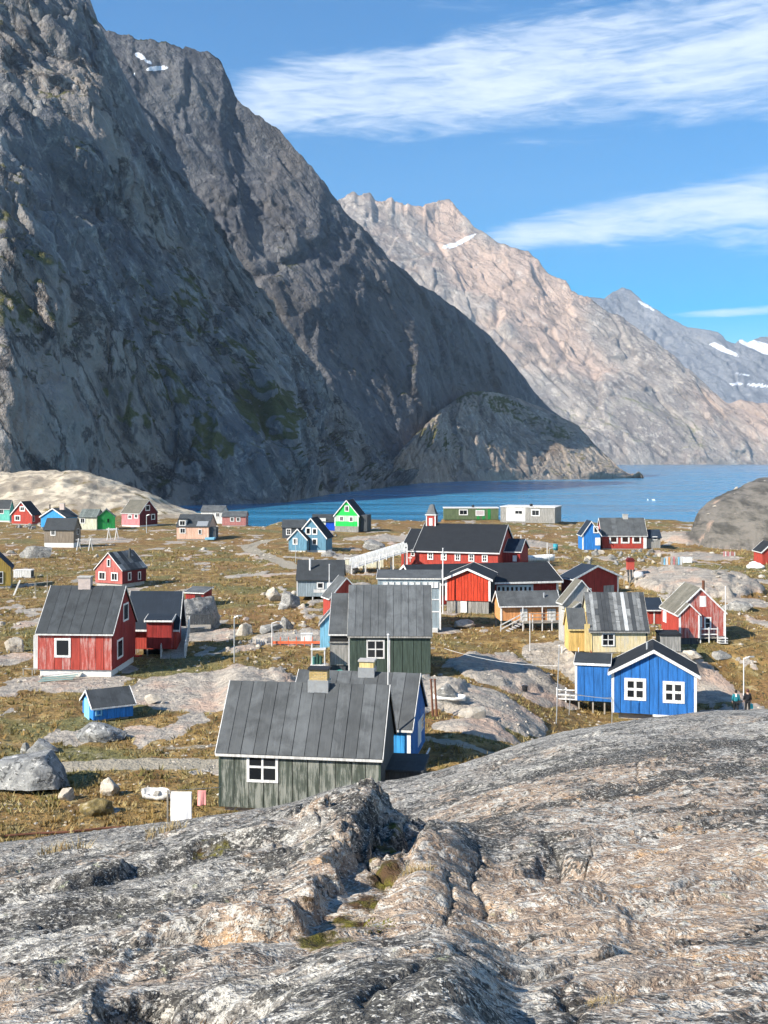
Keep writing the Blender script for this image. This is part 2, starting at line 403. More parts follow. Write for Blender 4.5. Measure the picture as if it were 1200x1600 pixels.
# ---------------------------------------------------------------- materials of the land
def new_mat(name):
    m = bpy.data.materials.new(name); m.use_nodes = True; t = NT(m.node_tree)
    b = t.n['Principled BSDF']; b.inputs['Specular IOR Level'].default_value = 0.25
    return m, t, b
def rock_ground_mat():
    m, t, b = new_mat('tundra_and_bedrock')
    co = t.node('ShaderNodeTexCoord').outputs['Object']
    rk = t.attr('rock').outputs['Fac']; pa = t.attr('path').outputs['Fac']; dm = t.attr('dome').outputs['Fac']; hl = t.attr('hill').outputs['Fac']
    n_big = t.noise(co, 0.06, 5, 0.6, 0.6); n_mid = t.noise(co, 0.45, 4, 0.64, 0.4); n_fine = t.noise(co, 3.2, 3, 0.7)
    n_g = t.noise(t.map(co, loc=(31, 7, 0)), 0.11, 5, 0.6, 0.8)
    veg = t.mix(t.ss(n_mid, 0.36, 0.66), (0.15, 0.085, 0.028), (0.31, 0.20, 0.070))
    veg = t.mix(t.ss(n_g, 0.47, 0.63), veg, t.mix(n_fine, (0.080, 0.080, 0.025), (0.21, 0.185, 0.072)))
    veg = t.mix(t.m('MULTIPLY', t.ss(n_big, 0.50, 0.64), 0.85), veg, (0.22, 0.12, 0.045))
    veg = t.mix(t.m('MULTIPLY', t.ss(t.noise(co, 0.9, 5, 0.65), 0.55, 0.72), 0.75), veg, (0.42, 0.36, 0.205))
    veg = t.mix(t.ss(t.noise(co, 2.1, 5, 0.7), 0.46, 0.36), veg, (0.045, 0.042, 0.018))
    veg = t.mix(t.m('MULTIPLY', t.ss(n_fine, 0.52, 0.72), 0.35), veg, (0.30, 0.24, 0.115))
    # rock
    st = t.map(co, scale=(1.0, 2.4, 2.0), rot=(0, 0, 0.5))
    r1 = t.noise(st, 0.5, 7, 0.65, 0.5); r2 = t.noise(co, 2.6, 6, 0.7)
    rock = t.mix(t.ss(r1, 0.35, 0.65), (0.26, 0.235, 0.20), (0.43, 0.375, 0.305))
    rock = t.mix(t.ss(t.noise(co, 0.22, 4, 0.6), 0.48, 0.66), rock, (0.45, 0.325, 0.245))
    rock = t.mix(t.m('MULTIPLY', t.ss(r2, 0.52, 0.68), 0.7), rock, (0.13, 0.13, 0.125))
    rock = t.mix(t.m('MULTIPLY', t.ss(t.noise(st, 1.4, 6, 0.7), 0.60, 0.70), 0.8), rock, (0.10, 0.098, 0.09))
    rock = t.mix(t.ss(t.noise(co, 1.3, 5, 0.7, 0.3), 0.60, 0.72), rock, (0.54, 0.50, 0.42))
    hillc = t.mix(t.ss(t.noise(t.map(co, scale=(1, .6, 1)), 0.14, 6, 0.65, 0.5), 0.42, 0.60), (0.30, 0.25, 0.185), (0.62, 0.525, 0.385))
    hillc = t.mix(t.ss(t.noise(co, 0.10, 6, 0.7, 0.4), 0.57, 0.66), hillc, (0.20, 0.15, 0.06))
    rock = t.mix(hl, rock, hillc)
    ds = t.noise(t.map(co, scale=(0.9, 0.25, 1.6), rot=(0, 0.35, 0.2)), 0.35, 7, 0.68, 0.4)
    domec = t.mix(t.ss(ds, 0.36, 0.62), (0.06, 0.058, 0.052), (0.165, 0.15, 0.13))
    domec = t.mix(t.ss(t.noise(co, 0.16, 5, 0.6), 0.6, 0.7), domec, (0.30, 0.22, 0.17))
    rock = t.mix(dm, rock, domec)
    mk = t.ss(t.m('ADD', rk, t.m('MULTIPLY', t.m('SUBTRACT', t.noise(co, 1.6, 5, 0.7), 0.5), 0.9)), 0.40, 0.60)
    col = t.mix(mk, veg, rock)
    grav = t.mix(t.noise(co, 4.0, 5, 0.75), (0.22, 0.19, 0.14), (0.40, 0.355, 0.275))
    pk = t.ss(t.m('ADD', pa, t.m('MULTIPLY', t.m('SUBTRACT', t.noise(co, 2.0, 5, 0.7), 0.5), 0.8)), 0.35, 0.6)
    col = t.mix(pk, col, grav)
    t.put(b.inputs['Base Color'], col); b.inputs['Roughness'].default_value = 0.9
    hgt = t.m('ADD', t.m('MULTIPLY', n_fine, 0.8), t.m('MULTIPLY', n_mid, 1.4))
    t.put(b.inputs['Normal'], t.bump(hgt, 0.9, 0.28))
    return m
def front_rock_mat():
    m, t, b = new_mat('lichen_gneiss')
    co = t.node('ShaderNodeTexCoord').outputs['Object']
    moss = t.attr('moss').outputs['Fac']; pink = t.attr('pink').outputs['Fac']; soil = t.attr('soil').outputs['Fac']; crk = t.attr('crack').outputs['Fac']
    fol = t.map(co, scale=(0.78, 1.35, 1.35), rot=(0, 0, -0.38))       # the grain of the gneiss
    f1 = t.noise(fol, 1.6, 4, 0.62, 0.7); f2 = t.noise(fol, 9.0, 5, 0.70, 0.6); f3 = t.noise(fol, 30.0, 3, 0.7, 0.5)
    big = t.noise(co, 0.55, 4, 0.6, 0.6); mid = t.noise(co, 4.5, 4, 0.66, 0.8); fine = t.noise(co, 42.0, 2, 0.7)
    grey = t.mix(t.ss(f2, 0.34, 0.66), (0.165, 0.155, 0.138), (0.32, 0.295, 0.258))
    warmc = t.mix(t.ss(f2, 0.36, 0.64), (0.25, 0.18, 0.13), (0.43, 0.335, 0.245))
    warmc = t.mix(t.ss(t.noise(co, 2.3, 4, .65), 0.57, 0.66), warmc, (0.46, 0.30, 0.17))
    wm = t.ss(t.m('ADD', t.m('MULTIPLY', t.m('SUBTRACT', big, 0.5), 1.9), t.m('ADD', t.m('MULTIPLY', t.m('SUBTRACT', mid, 0.5), 1.1), pink)), 0.08, 0.45)
    col = t.mix(wm, grey, warmc)
    # pale crust lichen: scabs with a clear rim
    pf = t.m('ADD', t.m('MULTIPLY', t.noise(t.map(fol, loc=(5, 2, 8)), 15.0, 4, 0.66, 0.9), 0.72), t.m('MULTIPLY', f1, 0.36))
    col = t.mix(t.m('MULTIPLY', t.ss(pf, 0.565, 0.59), 0.85), col, t.mix(fine, (0.38, 0.36, 0.31), (0.64, 0.61, 0.54)))
    # black lichen: drifts made of sharp-edged patches
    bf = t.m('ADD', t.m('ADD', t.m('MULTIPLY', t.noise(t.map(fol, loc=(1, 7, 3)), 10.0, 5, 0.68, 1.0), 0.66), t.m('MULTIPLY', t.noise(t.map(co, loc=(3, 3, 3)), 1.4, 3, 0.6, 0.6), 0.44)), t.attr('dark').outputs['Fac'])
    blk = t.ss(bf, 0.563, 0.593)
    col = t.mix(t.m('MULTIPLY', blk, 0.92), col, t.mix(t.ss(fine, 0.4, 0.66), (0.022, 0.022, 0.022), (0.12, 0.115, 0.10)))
    spk = t.ss(t.noise(fol, 60.0, 2, 0.75), 0.55, 0.62)
    col = t.mix(t.m('MULTIPLY', spk, 0.72), col, (0.05, 0.049, 0.048))
    spk2 = t.ss(t.noise(t.map(fol, loc=(9, 4, 2)), 46.0, 2, 0.75), 0.57, 0.63)
    col = t.mix(t.m('MULTIPLY', spk2, 0.62), col, (0.66, 0.635, 0.57))
    gl = t.m('MULTIPLY', t.ss(t.noise(co, 7.0, 5, 0.7), 0.64, 0.72), 0.55)
    col = t.mix(gl, col, (0.40, 0.42, 0.25))
    col = t.mix(t.ss(crk, 0.25, 0.8, 0, 0.85), col, (0.035, 0.032, 0.028))
    mossc = t.mix(t.ss(t.noise(co, 5.0, 5, 0.7), 0.38, 0.62), (0.055, 0.040, 0.016), (0.15, 0.135, 0.020))
    mossc = t.mix(t.ss(t.noise(co, 3.0, 4, 0.7), 0.46, 0.58), mossc, (0.085, 0.05, 0.025))
    mk = t.ss(t.m('ADD', moss, t.m('MULTIPLY', t.m('SUBTRACT', t.noise(co, 9.0, 5, 0.7), 0.5), 0.9)), 0.42, 0.58)
    col = t.mix(mk, col, mossc)
    soilc = t.mix(t.noise(co, 14, 5, 0.75), (0.06, 0.04, 0.025), (0.24, 0.19, 0.12))
    col = t.mix(t.ss(t.m('ADD', soil, t.m('MULTIPLY', t.m('SUBTRACT', t.noise(co, 6.0, 5, 0.7), 0.5), 0.9)), 0.42, 0.6), col, soilc)
    t.put(b.inputs['Base Color'], col); b.inputs['Roughness'].default_value = 0.85
    h = t.m('ADD', t.m('MULTIPLY', f2, 1.0), t.m('ADD', t.m('MULTIPLY', f3, 0.35), t.m('MULTIPLY', mid, 0.9)))
    t.put(b.inputs['Normal'], t.bump(h, 1.0, 0.045))
    return m
def mountain_mat(name, c0, c1, c2, vegc, veg_lo, size, warm=None, streak=0.5, relief=0.05, ckamt=0.6):
    m, t, b = new_mat(name)
    co = t.node('ShaderNodeTexCoord').outputs['Object']; sn = t.attr('snow').outputs['Fac']; vg = t.attr('veg').outputs['Fac']
    geo = t.node('ShaderNodeNewGeometry'); nz = t.xyz(geo.outputs['Normal'])[2]
    k = 1.0 / size
    a = t.noise(co, 2.0 * k, 6, 0.66, 0.5); bb = t.noise(t.map(t.map(co, rot=(0, 0.585, 0)), scale=(2.8, 2.2, 0.38)), 4.0 * k, 5, 0.7, 0.4)
    c = t.noise(co, 16.0 * k, 5, 0.74, 0.2); big = t.noise(co, 0.7 * k, 4, 0.6, 0.5)
    col = t.mix(t.ss(a, 0.36, 0.64), c0, c1)
    col = t.mix(t.ss(c, 0.50, 0.68), col, c2)
    if warm: col = t.mix(t.m('MULTIPLY', t.ss(big, 0.47, 0.62), 0.8), col, warm)
    col = t.mix(t.m('MULTIPLY', t.ss(bb, 0.52, 0.66), streak), col, tuple(q * 0.42 for q in c0))
    col = t.mix(t.m('MULTIPLY', t.ss(bb, 0.44, 0.32), streak * 0.8), col, tuple(min(1, q * 1.35) for q in c2))
    ck = t.node('ShaderNodeTexVoronoi', feature='DISTANCE_TO_EDGE'); t.put(ck.inputs['Vector'], t.vm('ADD', t.map(t.map(co, rot=(0, 0.585, 0)), scale=(1.0, 0.8, 0.40)), t.cxyz(t.m('MULTIPLY', a, size * 0.4), t.m('MULTIPLY', bb, size * 0.2), t.m('MULTIPLY', c, size * 0.15)))); ck.inputs['Scale'].default_value = 4.2 * k
    ckm = t.m('MULTIPLY', t.ss(ck.outputs[0], 0.05, 0.0), t.ss(big, 0.36, 0.56))
    col = t.mix(t.m('MULTIPLY', ckm, ckamt), col, tuple(q * 0.22 for q in c0))
    vm = t.m('ADD', t.m('ADD', t.m('MULTIPLY', a, 0.55), t.m('MULTIPLY', c, 0.35)), t.m('ADD', t.m('MULTIPLY', nz, 0.42), vg))
    col = t.mix(t.ss(vm, veg_lo, veg_lo + 0.13), col, vegc)
    sm = t.ss(t.m('ADD', sn, t.m('MULTIPLY', t.m('SUBTRACT', c, 0.5), 0.7)), 0.42, 0.52)
    col = t.mix(sm, col, (0.86, 0.88, 0.92))
    t.put(b.inputs['Base Color'], col); b.inputs['Roughness'].default_value = 0.9
    hh = t.m('SUBTRACT', t.m('ADD', t.m('MULTIPLY', c, 0.7), t.m('ADD', t.m('MULTIPLY', bb, 0.9), t.m('MULTIPLY', a, 1.2))), t.m('MULTIPLY', ckm, 0.5 * ckamt))
    t.put(b.inputs['Normal'], t.bump(hh, 1.0, size * relief))
    return m
def sea_mat():
    m, t, b = new_mat('fjord_water')
    co = t.node('ShaderNodeTexCoord').outputs['Object']
    w1 = t.noise(t.map(co, scale=(0.55, 1.5, 1)), 0.25, 6, 0.62, 0.4); w2 = t.noise(t.map(co, scale=(0.3, 1.6, 1)), 0.02, 5, 0.6, 0.3)
    w3 = t.noise(t.map(co, scale=(0.5, 1.4, 1)), 1.3, 3, 0.6)
    t.put(b.inputs['Base Color'], t.mix(t.ss(w2, 0.38, 0.62), (0.025, 0.17, 0.31), (0.045, 0.23, 0.39)))
    t.put(b.inputs['Roughness'], t.ss(w2, 0.35, 0.65, 0.10, 0.28)); b.inputs['Specular IOR Level'].default_value = 0.5; b.inputs['IOR'].default_value = 1.33
    h = t.m('ADD', t.m('MULTIPLY', w1, 1.0), t.m('ADD', t.m('MULTIPLY', w3, 0.25), t.m('MULTIPLY', w2, 1.2)))
    t.put(b.inputs['Normal'], t.bump(h, 0.75, 0.9))
    return m

# ---------------------------------------------------------------- the ground of the village
azs = np.tan(np.linspace(math.radians(-25), math.radians(25), 520)); ds = np.geomspace(32, 500, 480)
gy, gx = np.meshgrid(ds, azs, indexing='ij'); gx = gx * gy
gz, grock, gpath, gdome, ghill = ground(gx, gy, True)
me = grid_mesh('ground', np.stack([gx, gy, gz], -1), True, dict(rock=grock, path=gpath, dome=gdome, hill=ghill))
M_GROUND = rock_ground_mat()
tag(link('ground', me, M_GROUND), kind='structure')

# ---------------------------------------------------------------- the fjord
sx = np.linspace(-9000, 9000, 3); sy = np.array([-3000., 3000., 14000.])
yy, xx = np.meshgrid(sy, sx, indexing='ij')
tag(link('water', grid_mesh('water', np.stack([xx, yy, xx * 0], -1)), sea_mat()), kind='structure')

# ---------------------------------------------------------------- mountains: shoreline to ridge to back slope
def mountain(name, mat, ridge, base, slope, ncol, nrow, size, amp, prof, seed, snow=(), veg=(), rough=1.0, lean=-0.60, jag=0.0):
    ridge = np.array(ridge, float); base = np.array(base, float)
    px = np.linspace(ridge[0, 0], ridge[-1, 0], ncol)
    rp = np.interp(px, ridge[:, 0], ridge[:, 1]); Db = np.interp(px, base[:, 0], base[:, 1])
    dirx = (px - 600) / F
    k = (HZ - rp) / F
    c = np.interp(px, [q[0] for q in slope], [q[1] for q in slope]) if isinstance(slope, list) else slope
    Dr = (Db + EYE * c) / np.maximum(1 - k * c, 0.2); zr = EYE + k * Dr
    zr = np.maximum(zr, 1.0)
    nb = int(nrow * 0.22)
    t = np.concatenate([np.linspace(-0.04, 1, nrow - nb), 1 + np.linspace(0.012, 0.5, nb)])[:, None]
    tf = np.clip(t, -0.05, 1)
    D = Db + (Dr - Db) * t
    zf = zr * np.where(tf > 0, np.abs(tf) ** prof, tf)
    zb = zr * (1 - (t - 1) * 1.5)
    z = np.where(t <= 1, zf, zb)
    x = dirx * D; y = D + 0 * x
    P = np.stack([x, y, z + 0 * x], -1)
    # metres along the foot and up the face
    sg = np.sqrt(np.diff(x, axis=1) ** 2 + np.diff(y, axis=1) ** 2 + (0.5 * np.diff(P[..., 2], axis=1)) ** 2)
    U = np.concatenate([np.zeros((len(x), 1)), np.cumsum(sg, axis=1)], 1)
    U = U - U[:, ncol // 2:ncol // 2 + 1]; V = np.sqrt((Dr - Db) ** 2 + zr ** 2)[None, :] * t
    du = np.gradient(P, axis=1); dv = np.gradient(P, axis=0)
    N = np.cross(du, dv); N /= np.linalg.norm(N, axis=-1, keepdims=True) + 1e-9
    N = 0.45 * N + 0.55 * np.array((0.0, -0.80, 0.60)); N /= np.linalg.norm(N, axis=-1, keepdims=True)
    q = size
    wu = U + 0.12 * q * fbm(U / q, V / q, 3, seed + 90); wv = V + 0.12 * q * fbm(U / q + 9, V / q, 3, seed + 95)
    wu = wu - lean * V                                          # gullies and slabs lean with the bedding
    h = 0.42 * ridged(wu / (1.5 * q), wv / (3.2 * q), 3, seed) + 0.20 * fbm(wu / (0.9 * q), wv / (0.9 * q), 3, seed + 20)
    for i, (su, sv, am) in enumerate(((0.75, 1.3, 0.42), (0.30, 0.55, 0.24), (0.12, 0.20, 0.13 * min(1, rough)))):
        ww = 0.25 * fbm(wu / (su * q) * 1.7, wv / (sv * q) * 1.7, 2, seed + 50 + i)
        cd, ce, ci, ft = cells(wu / (su * q) + ww, wv / (sv * q) + ww, seed + 7 + i)
        h = h + am * (ft * sstep(ce, 0.0, 0.12) - 0.22 * (1 - sstep(ce, 0.0, 0.10)))
    h = h + 0.10 * rough * ridged(wu / (0.10 * q), wv / (0.22 * q), 3, seed + 40) + 0.035 * rough * fbm(wu / (0.035 * q), wv / (0.045 * q), 2, seed + 60)
    fade = sstep(tf, -0.02, 0.06) * (1 - 0.8 * sstep(tf, 0.90, 1.0)) * np.where(t > 1, 0.2, 1.0)
    P = P + N * (h * amp * fade)[..., None]
    if jag: P[..., 2] += jag * (fbm(px / 23.0, px * 0, 4, seed + 3, 0.6) * (0.35 + 0.65 * sstep(px, 760, 640)))[None, :] * sstep(tf, 0.8, 1.0)
    ppx = 600 + F * P[..., 0] / P[..., 1]; ppy = HZ - F * (P[..., 2] - EYE) / P[..., 1]
    def paint(lst):
        a = np.zeros_like(ppx)
        for (cx, cy, rx, ry, ang, amt) in lst:
            ca, sa = math.cos(math.radians(ang)), math.sin(math.radians(ang))
            e = np.hypot(((ppx - cx) * ca + (ppy - cy) * sa) / rx, (-(ppx - cx) * sa + (ppy - cy) * ca) / ry)
            a = np.maximum(a, amt * sstep(e, 1.15, 0.75))
        return np.where(t > 1.05, 0, a)
    me = grid_mesh(name, P, True, dict(suv=np.stack([U, V, 0 * U], -1), snow=paint(snow), veg=paint(veg)), flip=False)
    return tag(link(name, me, mat), kind='structure')

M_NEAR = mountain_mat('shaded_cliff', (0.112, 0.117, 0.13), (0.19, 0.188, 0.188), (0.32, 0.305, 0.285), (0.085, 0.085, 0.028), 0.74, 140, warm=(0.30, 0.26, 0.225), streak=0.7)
M_MID = mountain_mat('dark_massif', (0.085, 0.091, 0.106), (0.138, 0.141, 0.15), (0.205, 0.203, 0.203), (0.052, 0.056, 0.026), 0.81, 190, warm=(0.135, 0.126, 0.124), ckamt=0.2)
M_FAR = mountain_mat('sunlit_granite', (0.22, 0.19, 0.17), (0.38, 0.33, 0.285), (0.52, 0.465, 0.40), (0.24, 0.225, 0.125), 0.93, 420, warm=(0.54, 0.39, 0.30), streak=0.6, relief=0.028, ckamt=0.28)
M_BACK = mountain_mat('far_range_rock', (0.16, 0.17, 0.19), (0.25, 0.255, 0.265), (0.33, 0.325, 0.32), (0.20, 0.20, 0.15), 0.99, 600, streak=0.4, ckamt=0.15, relief=0.03)
M_HEAD = mountain_mat('headland_rock', (0.24, 0.20, 0.17), (0.36, 0.305, 0.255), (0.48, 0.42, 0.355), (0.11, 0.105, 0.035), 0.80, 120, warm=(0.42, 0.31, 0.225), ckamt=0.35)
def shoreD(py): return EYE * F / (py - HZ)
# the near buttress on the left
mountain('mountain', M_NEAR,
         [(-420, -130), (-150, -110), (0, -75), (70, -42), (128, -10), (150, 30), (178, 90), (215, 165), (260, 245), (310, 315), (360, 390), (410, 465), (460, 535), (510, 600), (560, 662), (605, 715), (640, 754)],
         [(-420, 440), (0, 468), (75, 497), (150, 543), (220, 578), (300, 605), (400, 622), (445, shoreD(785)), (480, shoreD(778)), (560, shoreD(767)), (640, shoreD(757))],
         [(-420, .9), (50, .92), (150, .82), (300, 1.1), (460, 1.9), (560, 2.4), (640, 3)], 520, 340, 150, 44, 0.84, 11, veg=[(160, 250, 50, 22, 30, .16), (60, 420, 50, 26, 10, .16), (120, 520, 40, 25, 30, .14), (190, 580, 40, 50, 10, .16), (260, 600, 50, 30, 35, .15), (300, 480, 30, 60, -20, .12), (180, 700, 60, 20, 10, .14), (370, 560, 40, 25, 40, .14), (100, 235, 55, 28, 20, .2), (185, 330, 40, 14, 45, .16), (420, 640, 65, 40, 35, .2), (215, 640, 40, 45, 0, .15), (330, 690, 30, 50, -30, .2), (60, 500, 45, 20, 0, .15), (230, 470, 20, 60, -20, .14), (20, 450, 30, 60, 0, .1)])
# the dark massif behind it
mountain('mountain', M_MID,
         [(60, -90), (110, -40), (140, 0), (152, 32), (166, 52), (210, 62), (270, 74), (322, 84), (340, 92), (356, 120), (374, 156), (400, 176), (440, 202), (470, 240), (500, 272), (530, 318), (560, 352), (590, 384), (612, 412), (650, 440), (700, 472), (735, 500), (765, 524), (800, 566), (820, 590), (834, 612), (860, 640), (905, 672), (940, 712), (960, 728)],
         [(60, 960), (500, 1080), (640, 1190), (760, 1420), (860, 1650), (960, 1880)],
         0.50, 420, 260, 200, 40, 1.0, 33, snow=[(219, 88, 10, 4, 30, 1), (246, 107, 18, 4, -3, 1), (232, 97, 7, 3, 30, .9), (212, 117, 4, 2, 0, .9)], jag=5.0,
         veg=[(590, 560, 110, 50, 25, .14), (480, 400, 60, 40, 40, .1), (690, 590, 80, 30, 25, .14), (300, 150, 60, 20, 10, .1)])
# the headland that ends in the fjord
mountain('mountain', M_HEAD,
         [(560, 760), (600, 735), (640, 690), (690, 640), (730, 614), (770, 612), (810, 622), (850, 638), (880, 655), (900, 664), (920, 684), (942, 706), (958, 722), (972, 735), (990, 744), (1003, 749)],
         [(560, shoreD(764)), (640, shoreD(756)), (700, shoreD(753)), (800, shoreD(750.5)), (900, shoreD(749)), (1003, shoreD(747))],
         [(560, .9), (740, 1.2), (820, 2.0), (1003, 2.6)], 320, 170, 120, 20, 0.85, 57, veg=[(760, 628, 70, 14, 12, .16), (840, 660, 60, 12, 25, .14), (690, 690, 40, 20, 20, .12)])
# the sunlit mountain across the fjord
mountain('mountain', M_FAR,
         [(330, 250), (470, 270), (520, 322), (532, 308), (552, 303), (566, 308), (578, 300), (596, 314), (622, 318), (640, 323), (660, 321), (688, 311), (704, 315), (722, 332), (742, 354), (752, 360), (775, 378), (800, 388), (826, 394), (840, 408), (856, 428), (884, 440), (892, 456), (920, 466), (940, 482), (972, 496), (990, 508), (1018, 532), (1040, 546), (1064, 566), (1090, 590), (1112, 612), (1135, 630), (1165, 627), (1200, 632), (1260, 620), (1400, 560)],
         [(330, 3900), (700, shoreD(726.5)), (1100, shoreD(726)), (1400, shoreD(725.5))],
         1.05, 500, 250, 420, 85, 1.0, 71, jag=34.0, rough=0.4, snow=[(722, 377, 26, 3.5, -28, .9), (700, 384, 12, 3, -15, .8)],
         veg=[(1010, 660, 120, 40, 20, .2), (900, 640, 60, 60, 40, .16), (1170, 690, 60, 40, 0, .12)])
# the blue range behind, with snow
mountain('mountain', M_BACK,
         [(780, 520), (880, 480), (922, 466), (944, 468), (958, 456), (972, 450), (986, 454), (1004, 470), (1030, 486), (1052, 500), (1075, 512), (1100, 515), (1122, 520), (1134, 534), (1148, 538), (1158, 531), (1168, 536), (1190, 528), (1210, 522), (1300, 500), (1420, 520)],
         [(780, 8200), (1420, 8200)], 1.2, 260, 110, 700, 130, 1.0, 91, jag=20.0,
         snow=[(1130, 546, 30, 4, 24, .9), (1185, 540, 34, 7, 14, .95), (1205, 548, 30, 8, 12, 1), (1160, 585, 14, 2, 8, .7), (1185, 602, 22, 3, 4, .8), (1010, 478, 20, 4, 30, .5), (1150, 600, 12, 3, 0, .8)])

# ---------------------------------------------------------------- the lichen-covered rock underfoot
CREST = np.array([(-700, 1420), (-200, 1345), (0, 1318), (100, 1305), (170, 1298), (260, 1285), (340, 1272), (420, 1263), (470, 1250), (530, 1230), (560, 1224), (600, 1223), (650, 1211), (700, 1199), (760, 1180), (820, 1160), (880, 1145), (960, 1130), (1030, 1120), (1100, 1113), (1200, 1108), (1400, 1100), (2000, 1080)], float)
azs = np.tan(np.concatenate([np.linspace(math.radians(-48), math.radians(-22), 50)[:-1], np.linspace(math.radians(-22), math.radians(22), 720), np.linspace(math.radians(22), math.radians(48), 50)[1:]]))
ds = np.concatenate([np.geomspace(0.5, 2.4, 40)[:-1], np.geomspace(2.4, 21, 520), np.geomspace(21, 56, 60)[1:]])
fy, fx = np.meshgrid(ds, azs, indexing='ij'); fx = fx * fy
fpx = 600 + F * fx / fy
yc = np.interp(fpx, CREST[:, 0], CREST[:, 1])
sideR = sstep(fpx + 90 * fbm(fy / 3.0, fx / 3.0, 2, 2) + 26 * (fy - 7), 585, 740)
Dc = 15.5 + 4.5 * sideR
prow = lambda D, c, y0, D0: c + (y0 - c) * (1 / D - 1 / Dc) / (1 / D0 - 1 / Dc)
lin_r = prow(fy, yc, 1625, 3.15)
kD = np.array([0.5, 2.0, 3.1, 4.2, 5.1, 5.5, 6.5, 7.4, 9, 12]); kY = np.array([6000, 1990, 1612, 1497, 1452, 1440, 1376, 1334, 1304, 1283]) - 1272.0
lin_l = yc + np.interp(fy, np.append(kD, 15.5), np.append(kY, 0.0))
row = lin_l * (1 - sideR) + lin_r * sideR
zf = -(row - HZ) / F * fy
zcr = -(yc - HZ) / F * Dc
zfar = zcr - 0.37 * (fy - Dc) - 0.010 * (fy - Dc) ** 2
near = fy < 2.6
zpl = -1.62 - 0.05 * (fy - 2.6)
zf = np.where(fy < Dc, zf, zfar)
w_ = sstep(fy, 1.6, 3.0); zf = zf * w_ + (-1.45 - 0.02 * fy) * (1 - w_)
def plan(px, py):
    # plan position of a picture point on the slab (no relief)
    yc_ = np.interp(px, CREST[:, 0], CREST[:, 1]); d = np.geomspace(2.5, 20, 600)
    sr = float(sstep(np.array([px * 1.0]), 585, 740)[0])
    dc = 15.5 + 4.5 * sr
    rr = (yc_ + np.interp(d, np.append(kD, 15.5), np.append(kY, 0.0))) * (1 - sr) + (yc_ + (1625 - yc_) * (1 / d - 1 / dc) / (1 / 3.15 - 1 / dc)) * sr
    D = float(d[np.argmin(np.abs(rr - py))]); return ((px - 600) / F * D, D)
ca, sa = math.cos(-0.38), math.sin(-0.38)
uu = fx * ca - fy * sa; vv = fx * sa + fy * ca               # along and across the grain
wx = fx + 0.25 * fbm(fx / 0.9, fy / 0.9, 3, 101); wy = fy + 0.25 * fbm(fx / 0.9 + 7, fy / 0.9, 3, 103)
h = 0.16 * fbm(fx / 3.0, fy / 2.4, 4, 111) * sstep(fy, 2.5, 5)
def terrace(v, step, sharp):
    q = v / step; fl = np.floor(q); fr = q - fl
    return (fl + sstep(fr, 0.5 - sharp, 0.5 + sharp)) * step
ter = fbm(uu / 3.2, vv / 0.75, 4, 121)
h += 0.17 * (terrace(ter, 0.24, 0.16) - 0.62 * ter) * sstep(fy, 2.5, 4)
h += 0.030 * ridged(uu / 0.9, vv / 0.26, 3, 131) + 0.013 * fbm(uu / 0.24, vv / 0.10, 3, 141) + 0.003 * fbm(fx / 0.05, fy / 0.05, 2, 151)
# jointed, blocky step on the far left side
blk = (1 - sstep(fpx + 40 * fbm(fx / 1.2, fy / 1.2, 2, 7), 610, 720)) * sstep(fy, 5.6, 6.8) * (1 - sstep(fy, 9.0, 12.0)) * sstep(fpx, 400, 500)
cd, ce, ci, ft = cells(wx / 0.62, wy / 0.75, 161)
cd2, ce2, ci2, ft2 = cells(wx / 0.24 + 3, wy / 0.36, 163)
h += blk * (0.20 * ft * sstep(ce, 0.0, 0.05) - 0.05 * (1 - sstep(ce, 0.0, 0.07)))
h += (0.02 + blk) * (0.06 * ft2 * sstep(ce2, 0.0, 0.12) - 0.03 * (1 - sstep(ce2, 0, 0.10)))
crack = blk * (1 - sstep(ce, 0.0, 0.035))
# a sparse net of joints on the big dome
cd, ce, ci, ft = cells(wx / 1.9, wy / 3.2, 171)
jm = sstep(fbm(fx / 2.6, fy / 3.4, 2, 173), -0.05, 0.18)
crack = np.maximum(crack, 0.8 * jm * (1 - sstep(ce, 0.0, 0.018)))
h += -0.03 * jm * (1 - sstep(ce, 0.0, 0.015)) + 0.05 * ft * sstep(ce, 0, 0.05)
# the mossy trough
TR = [plan(*p) for p in [(590, 1424), (520, 1448), (440, 1462), (330, 1478), (210, 1492), (90, 1508), (-60, 1520)]]
td = seg_dist(fx + 0.10 * fbm(fx / 0.4, fy / 0.4, 3, 181), fy + 0.10 * fbm(fx / 0.4 + 4, fy / 0.4, 3, 183), TR)
h -= 0.05 * np.exp(-(td / 0.30) ** 2)
moss = (0.30 + 0.5 * fbm(fx / .5, fy / .5, 3, 184)) * sstep(td, 0.24, 0.05) * sstep(fpx, 110, 300)
for (cx, cy, rx, ry, am) in [(332, 1338, .22, .16, .5), (465, 1422, .45, .20, .45)]:
    X, Y = plan(cx, cy); e = np.hypot((fx - X) / rx, (fy - Y) / ry) + 0.4 * fbm(fx / .3, fy / .3, 3, 191)
    moss = np.maximum(moss, am * sstep(e, 1.0, 0.6)); h -= 0.06 * np.exp(-e * e)
# second ledge with shadow, left
LD = [plan(*p) for p in [(140, 1392), (200, 1372), (260, 1352), (330, 1340)]]
ld = seg_dist(fx, fy, LD); sgn = fy - np.interp(fx, [p[0] for p in LD], [p[1] for p in LD])
h += 0.10 * sstep(sgn + 0.12 * fbm(fx / .3, fy / .3, 3, 195), -0.05, 0.10) * np.exp(-(ld / 1.1) ** 2)
